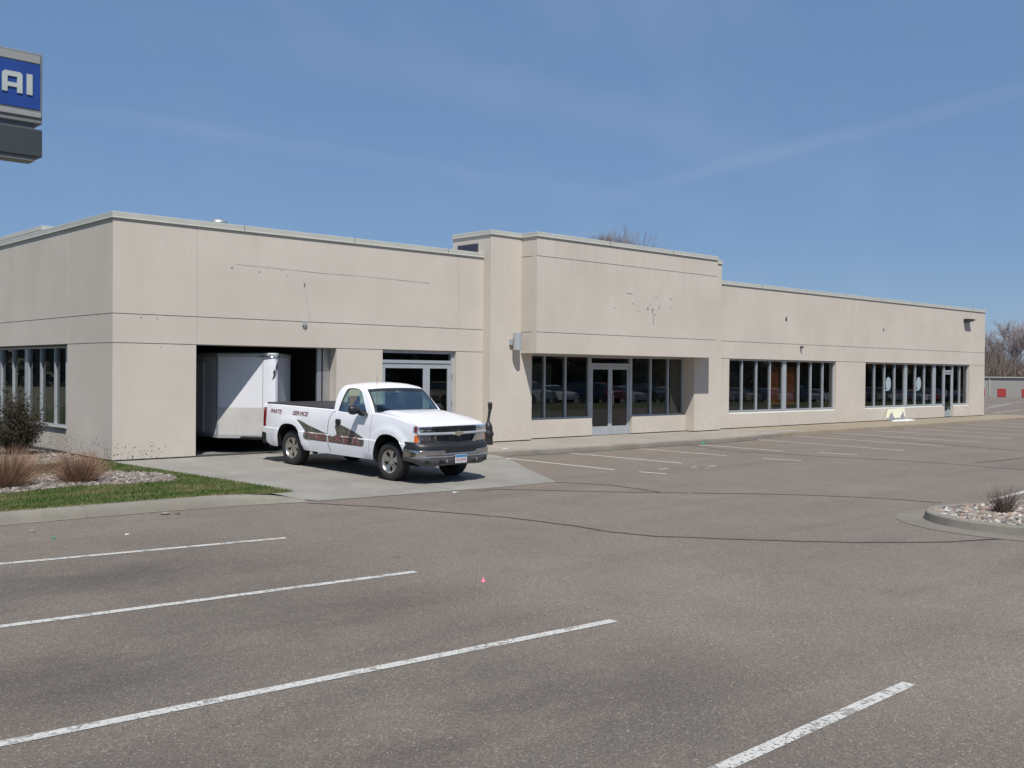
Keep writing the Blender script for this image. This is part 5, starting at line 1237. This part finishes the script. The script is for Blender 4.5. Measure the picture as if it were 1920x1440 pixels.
# bare trees
def bare_tree(name, label, loc, H, spread, mat, seed, levels=6, tr=.16, group=None, lean=0., first=.28, tw=.012):
    rg = random.Random(seed); segs = []; tsegs = []
    def grow(p, d, L, r, lv, acc):
        n = 3; q = p
        for i in range(n):
            d = (d+Vector((rg.gauss(0, .07), rg.gauss(0, .07), rg.gauss(.03, .03)))).normalized(); q2 = q+d*(L/n); r2 = r*(1-.30*(i+1)/n)
            acc.append((q, q2, max(tw, r*(1-.30*i/n)), max(tw, r2)))
            if lv < levels and lv > 0 and i < n-1 and rg.random() < .8: child(q2, d, L*.62, r2*.55, lv+1)
            q = q2
        if lv < levels:
            for c in range(rg.choice((2, 3, 3)) if lv else 4): child(q, d, L*rg.uniform(.62, .86), r*.66, lv+1, lv == 0)
    def child(p, d, L, r, lv, wide=False):
        ax = Vector((rg.gauss(0, 1), rg.gauss(0, 1), rg.gauss(0, .4))).normalized(); ang = rg.uniform(.25, .62)*spread*(1.1 if wide else 1)
        dd = (Matrix.Rotation(ang, 3, d.cross(ax).normalized() if d.cross(ax).length > .1 else Vector((1, 0, 0))) @ d); dd = (dd+Vector((0, 0, .16))).normalized(); grow(p, dd, L, r, lv, segs)
    grow(Vector((0, 0, 0)), Vector((lean, 0, 1)).normalized(), H*first, tr, 0, tsegs)
    zt_ = max(s_[1].z for s_ in segs); k = H/zt_
    def tubes(S, nm, par, n=4):
        A = np.array([s_[0][:] for s_ in S])*k; B = np.array([s_[1][:] for s_ in S])*k; ra = np.array([s_[2] for s_ in S]); rb = np.array([s_[3] for s_ in S])
        d = B-A; d /= np.linalg.norm(d, axis=1)[:, None]+1e-9; u = np.cross(d, [.31, .77, .55]); u /= np.linalg.norm(u, axis=1)[:, None]; v = np.cross(d, u); V = []
        for P_, rr_ in ((A, ra), (B, rb)):
            for j in range(n): t = 2*math.pi*j/n; V.append(P_+(u*math.cos(t)+v*math.sin(t))*rr_[:, None])
        V = np.stack(V, 1).reshape(-1, 3); Fq = np.array([[j, (j+1) % n, n+(j+1) % n, n+j] for j in range(n)]); Fa = (Fq[None]+(np.arange(len(S))*2*n)[:, None, None]).reshape(-1, 4)
        return npmesh(nm, V, Fa, mat, parent=par)
    t = thing(name, label, 'tree', loc, group=group); tubes(tsegs, 'trunk', t, 7); tubes(segs, 'crown', t, 3); return t
VD = Vector((.9308, .3655)); VL = Vector((-.3655, .9308))       # direction towards the far buildings and its left-hand normal
def far(d, t): p = Vector((-8.727, -21.804))+VD*d+VL*t; return (p.x, p.y)
bare_tree('bare_tree', 'tall leafless tree with forked trunk standing behind the storage building', (*far(216, -.7), -1.7), 14.6, 1.25, M['bark_far'], 5, 6, .26, tw=.014)
bare_tree('bare_tree', 'leafless tree cut by the right edge of the photo behind the storage building', (*far(228, -6.2), -1.7), 13.5, 1.0, M['bark_far'], 9, 6, .22, tw=.014)
bare_tree('bare_tree', 'slender leafless tree just right of the building corner in the distance', (*far(232, 5.2), -1.7), 9.5, .9, M['bark_far'], 12, 6, .15, tw=.012)
gt = 'bare treetops behind the entrance canopy'
bare_tree('bare_tree', 'highest leafless treetop peeking over the entrance canopy', (60.2, 39.2, -1), 16.3, .8, M['bark_top'], 21, 7, .16, tw=.008, group=gt)
bare_tree('bare_tree', 'leafless treetop showing left of the highest one above the canopy', (58.4, 41.0, -1), 15.7, .75, M['bark_top'], 23, 7, .16, tw=.008, group=gt)
bare_tree('bare_tree', 'lowest right leafless treetop barely above the canopy coping', (61.6, 38.4, -1), 15.6, .75, M['bark_top'], 27, 7, .15, tw=.008, group=gt)
bare_tree('bare_tree', 'faint leafless treetop at the left end of the group over the canopy', (55.4, 44.4, -1), 15.35, .6, M['bark_top'], 29, 7, .15, tw=.008, group=gt)
# brush mass behind the storage building
def twigmass(name, label, pts, mat, lw=.03, loc=None):
    B = []; D = []; Ln = []
    for (x, y, z, h, n, sp) in pts:
        a = RNG.uniform(0, 6.283, n); tl = np.abs(RNG.normal(0, sp, n)); D.append(np.stack([np.cos(a)*np.sin(tl), np.sin(a)*np.sin(tl), np.cos(tl)], 1)); Ln.append(h*RNG.uniform(.3, 1., n))
        B.append(np.stack([x+RNG.normal(0, h*.13, n), y+RNG.normal(0, h*.13, n), z+RNG.uniform(0, h*.35, n)], 1))
    B = np.concatenate(B); D = np.concatenate(D); Ln = np.concatenate(Ln); n = len(B)
    V, Fq = strips(n, B, D, Ln, np.full(n, lw), RNG.normal(0, .3, (n, 3)), 2); npmesh(name, V, Fq, mat, label=label, kind='stuff', cat='brush')
pts = []
for i in range(46):
    t = 16-i*.9+RNG.normal(0, .4); d = 211+RNG.uniform(0, 8); x, y = far(d, t); h = lerp(t, [(-22, 7.5), (-6, 6.3), (-1, 6.2), (2.0, 8.2), (5, 10.4), (9, 10.8), (16, 10)])*random.uniform(.88, 1.05); pts.append((x, y, -1.8, h, 620, .42))
twigmass('brush', 'brown leafless brush rising behind the grey storage building', pts, M['brush'], .05)

# storage building
t = thing('storage_building', 'low grey storage building with small red doors in the far distance', 'storage building', (*far(200, 0), -1.66), (0, 0, math.atan2(VL.y, VL.x)))
m = MB(); m.box((-34, -9, 0), (30, 0, 3.42)); m.build('wall', M['storage_wall'], t)
m = MB(); m.box((-34.2, -9.2, 3.42), (30.2, .25, 3.60)); m.build('roof', M['storage_trim'], t)
for tt in (11.2, 7.75, 4.2, .88, -2.95, -6.4, -9.9, -13.4): m = MB(); m.bev((tt-.68, .0, .12), (tt+.68, .06, 1.53), .02); m.build('door', M['storage_door'], t)
for tt in (2.8, -8.2, 13.4): m = MB(); m.box((tt-.1, .0, .1), (tt+.1, .12, 3.4)); m.build('downpipe', M['storage_trim'], t)

# ------------------------------------------------------------------ what the storefront glass mirrors: lot across the way
def car_proto(kind):
    t = thing('parked_car', 'x', 'car', (0, 0, 0))
    if kind == 'sedan':
        body = [(-2.25, .35), (-2.3, .62), (-2.2, .92), (-1.6, .98), (-.9, 1.02), (.9, 1.0), (1.6, .93), (2.15, .80), (2.3, .58), (2.28, .32), (1.75, .28), (1.7, .45), (1.55, .62), (1.35, .66), (1.15, .62), (1.0, .45), (.95, .26), (-.95, .26), (-1.0, .45), (-1.15, .62), (-1.35, .66), (-1.55, .62), (-1.7, .45), (-1.75, .28)]
        gh = [(-1.65, .96), (-1.05, 1.36), (-.6, 1.44), (.1, 1.44), (.45, 1.36), (1.15, .96)]
    else:
        body = [(-2.25, .42), (-2.3, .75), (-2.25, 1.05), (-1.6, 1.12), (-.9, 1.14), (1.0, 1.12), (1.7, 1.05), (2.2, .95), (2.3, .65), (2.28, .40), (1.85, .36), (1.8, .5), (1.65, .72), (1.4, .78), (1.15, .72), (1.0, .5), (.95, .34), (-.95, .34), (-1.0, .5), (-1.15, .72), (-1.4, .78), (-1.65, .72), (-1.8, .5), (-1.85, .36)]
        gh = [(-2.2, 1.1), (-2.0, 1.62), (-1.6, 1.72), (.2, 1.72), (.5, 1.62), (1.15, 1.1)]
    def xs(poly, w0, w1, z0, z1): return lambda u, v, d: (d*(w0+(w1-w0)*max(0, min(1, (v-z0)/(z1-z0)))), u, v)
    top_ = max(v for u, v in gh); m = MB(); m.prism(body, lambda u, v, d: (d*(.88 if v > .9 else .9), u, v), -1, 1); b = m.build('body', M['carpaint'], t, smooth=35)
    m = MB(); f = xs(gh, .84, .62, gh[0][1], top_); m.prism(gh, f, -1, 1); m.build('windows', M['carwin'], t, smooth=30)
    m = MB(); rf = [(gh[1][0]+.1, top_-.06), (gh[2][0], top_+.015), (gh[3][0], top_+.015), (gh[4][0]-.05, top_-.06)]; m.prism(rf, lambda u, v, d: (d*.66, u, v), -1, 1); m.build('roof', M['carpaint'], t, smooth=35)
    for x in (-.78, .78):
        for y_ in (-1.36, 1.36):
            m = MB(); m.lathe([(.001, -.1), (.30, -.1), (.325, -.06), (.325, .06), (.30, .1), (.001, .1)], lambda p, q, a, x=x, y_=y_: (x+a, y_+p, .325+q), 16); m.build('wheel', M['rubber'], t)
    for x in (-.66, .66): m = MB(); m.bev((x-.18, 2.22, .62), (x+.18, 2.30, .76), .02); m.build('headlight', M['lensbulb'], t)
    return t
def varpaint():
    k = NM('assorted_car_paint'); oi = k.n('ShaderNodeObjectInfo'); k.L(oi.outputs['Color'], k.b.inputs['Base Color']); k.b.inputs['Roughness'].default_value = .3; k.b.inputs['Coat Weight'].default_value = .6; return k.m
M['carpaint'] = varpaint(); M['carwin'] = simple('car_window', (.02, .025, .03), .05, 0, .5)
protos = {k: car_proto(k) for k in ('sedan', 'suv')}
cols = [('silver', (.45, .46, .48)), ('white', (.75, .76, .77)), ('dark blue', (.02, .04, .12)), ('black', (.02, .02, .022)), ('red', (.35, .02, .02)), ('grey', (.16, .17, .18)), ('beige', (.38, .34, .27))]
used = set()
_o = 'first second third fourth fifth sixth seventh eighth ninth tenth eleventh twelfth thirteenth fourteenth fifteenth sixteenth seventeenth eighteenth nineteenth'.split()
ORD = _o + ['twentieth'] + ['twenty-'+q for q in _o[:9]] + ['thirtieth'] + ['thirty-'+q for q in _o[:9]]
rg = random.Random(4)
for i, x in enumerate([31+2.9*j for j in range(35)]):
    if rg.random() < .16: continue
    kd = rg.choice(('sedan', 'suv', 'sedan')); cn, cc_ = rg.choice(cols)
    c = protos[kd] if kd not in used else copy_tree(protos[kd]); used.add(kd)
    c.location = (x, -37.5+rg.uniform(-.3, .3), lotz(x, -37.5)); c.rotation_euler = (0, 0, rg.uniform(-.03, .03)+(math.pi if rg.random() < .3 else 0))
    nth = ORD[len([1 for q in COL.objects if q.get('group') == 'cars parked across the lot'])]
    c['label'] = f'{cn} {"off-road wagon" if kd == "suv" else "sedan"}, {nth} from the driveway end of the row mirrored in the glass'; c['group'] = 'cars parked across the lot'
    for o in c.children: o.color = (*cc_, 1)
def leafwall(name, label, x0, y0, x1, y1, n, hmax, thick):
    t = RNG.uniform(0, 1, n); h = hmax*(.8+.2*np.sin(t*37)*np.sin(t*91+1))*RNG.uniform(0, 1, n); d = RNG.normal(0, thick, n); L = math.hypot(x1-x0, y1-y0); nx, ny = -(y1-y0)/L, (x1-x0)/L
    c = np.stack([x0+(x1-x0)*t+nx*d, y0+(y1-y0)*t+ny*d, -1+h], 1); a1 = RNG.normal(size=(n, 3)); a1 /= np.linalg.norm(a1, axis=1)[:, None]; b1 = np.cross(a1, RNG.normal(size=(n, 3))); b1 /= np.linalg.norm(b1, axis=1)[:, None]
    s1 = RNG.uniform(.6, 1.2, n)[:, None]; V = np.stack([c-a1*s1, c+b1*s1*.6, c+a1*s1, c-b1*s1*.6], 1).reshape(-1, 3)
    npmesh(name, V, np.arange(4*n).reshape(-1, 4), M['treeline'], label=label, kind='stuff', cat='trees')
leafwall('treeline', 'dark tree belt across the road mirrored in the shop windows', 0, -62, 260, -70, 26000, 11, 2.0)
leafwall('treeline', 'dark tree belt mirrored in the side wall windows', -75, 60, 10, 170, 15000, 13, 2.5)

# ------------------------------------------------------------------ litter and loose stones
def pebble(label, x, y, r, mat, z=None, name='stone', cat='stone', group=None, sq=.6):
    bm = bmesh.new(); bmesh.ops.create_icosphere(bm, subdivisions=2, radius=r)
    for v in bm.verts: n_ = random.uniform(.8, 1.15); v.co = Vector((v.co.x*1.35*n_, v.co.y*n_, v.co.z*sq))
    m = MB(); m.bm(bm); m.build(name, mat, None, smooth=50, label=label, cat=cat, group=group, loc=(x, y, (lotz(x, y) if z is None else z)+r*sq*.6))
pebble('pale stone lying on the asphalt just off the lawn kerb', -2.016, -7.04, .05, M['kerb'])
pebble('dark flat stone beside the pale one near the kerb', -1.86, -7.12, .035, M['bark'])
pebble('green crumpled scrap on the asphalt near the left kerb', -4.01, -8.15, .024, M['green_litter'], name='litter', cat='litter')
pebble('small beige stone left of the green scrap', -4.06, -7.49, .028, M['dirt'])
pebble('green plastic scrap against the sidewalk kerb', 16.68, -2.98, .065, M['green_litter'], name='litter', cat='litter')
pebble('white scrap on the asphalt between kerb and first stripe', -3.17, -8.43, .02, M['plate_white'], name='litter', cat='litter')
pebble('brown leaf on the asphalt at the far left', -4.8, -7.9, .04, M['bark'], name='leaf', cat='leaf', sq=.2)
pebble('white paper scrap where the driveway meets the asphalt', 3.2, -7.52, .05, M['plate_white'], name='litter', cat='litter', sq=.2)
pebble('white scrap by the rounded sidewalk corner', 9.3, -2.2, .06, M['plate_white'], z=-.01, name='litter', cat='litter', sq=.25)
t = thing('pink_marker', 'small pink plastic cap on the asphalt between the stripes', 'marker', (-1.393, -13.5, lotz(0, -13.5)))
m = MB(); m.lathe([(.001, .042), (.008, .038), (.014, .022), (.026, .005), (.028, 0)], lambda a, b, z: (a, b, z), 14); m.build('cap', M['pink'], t, smooth=60)
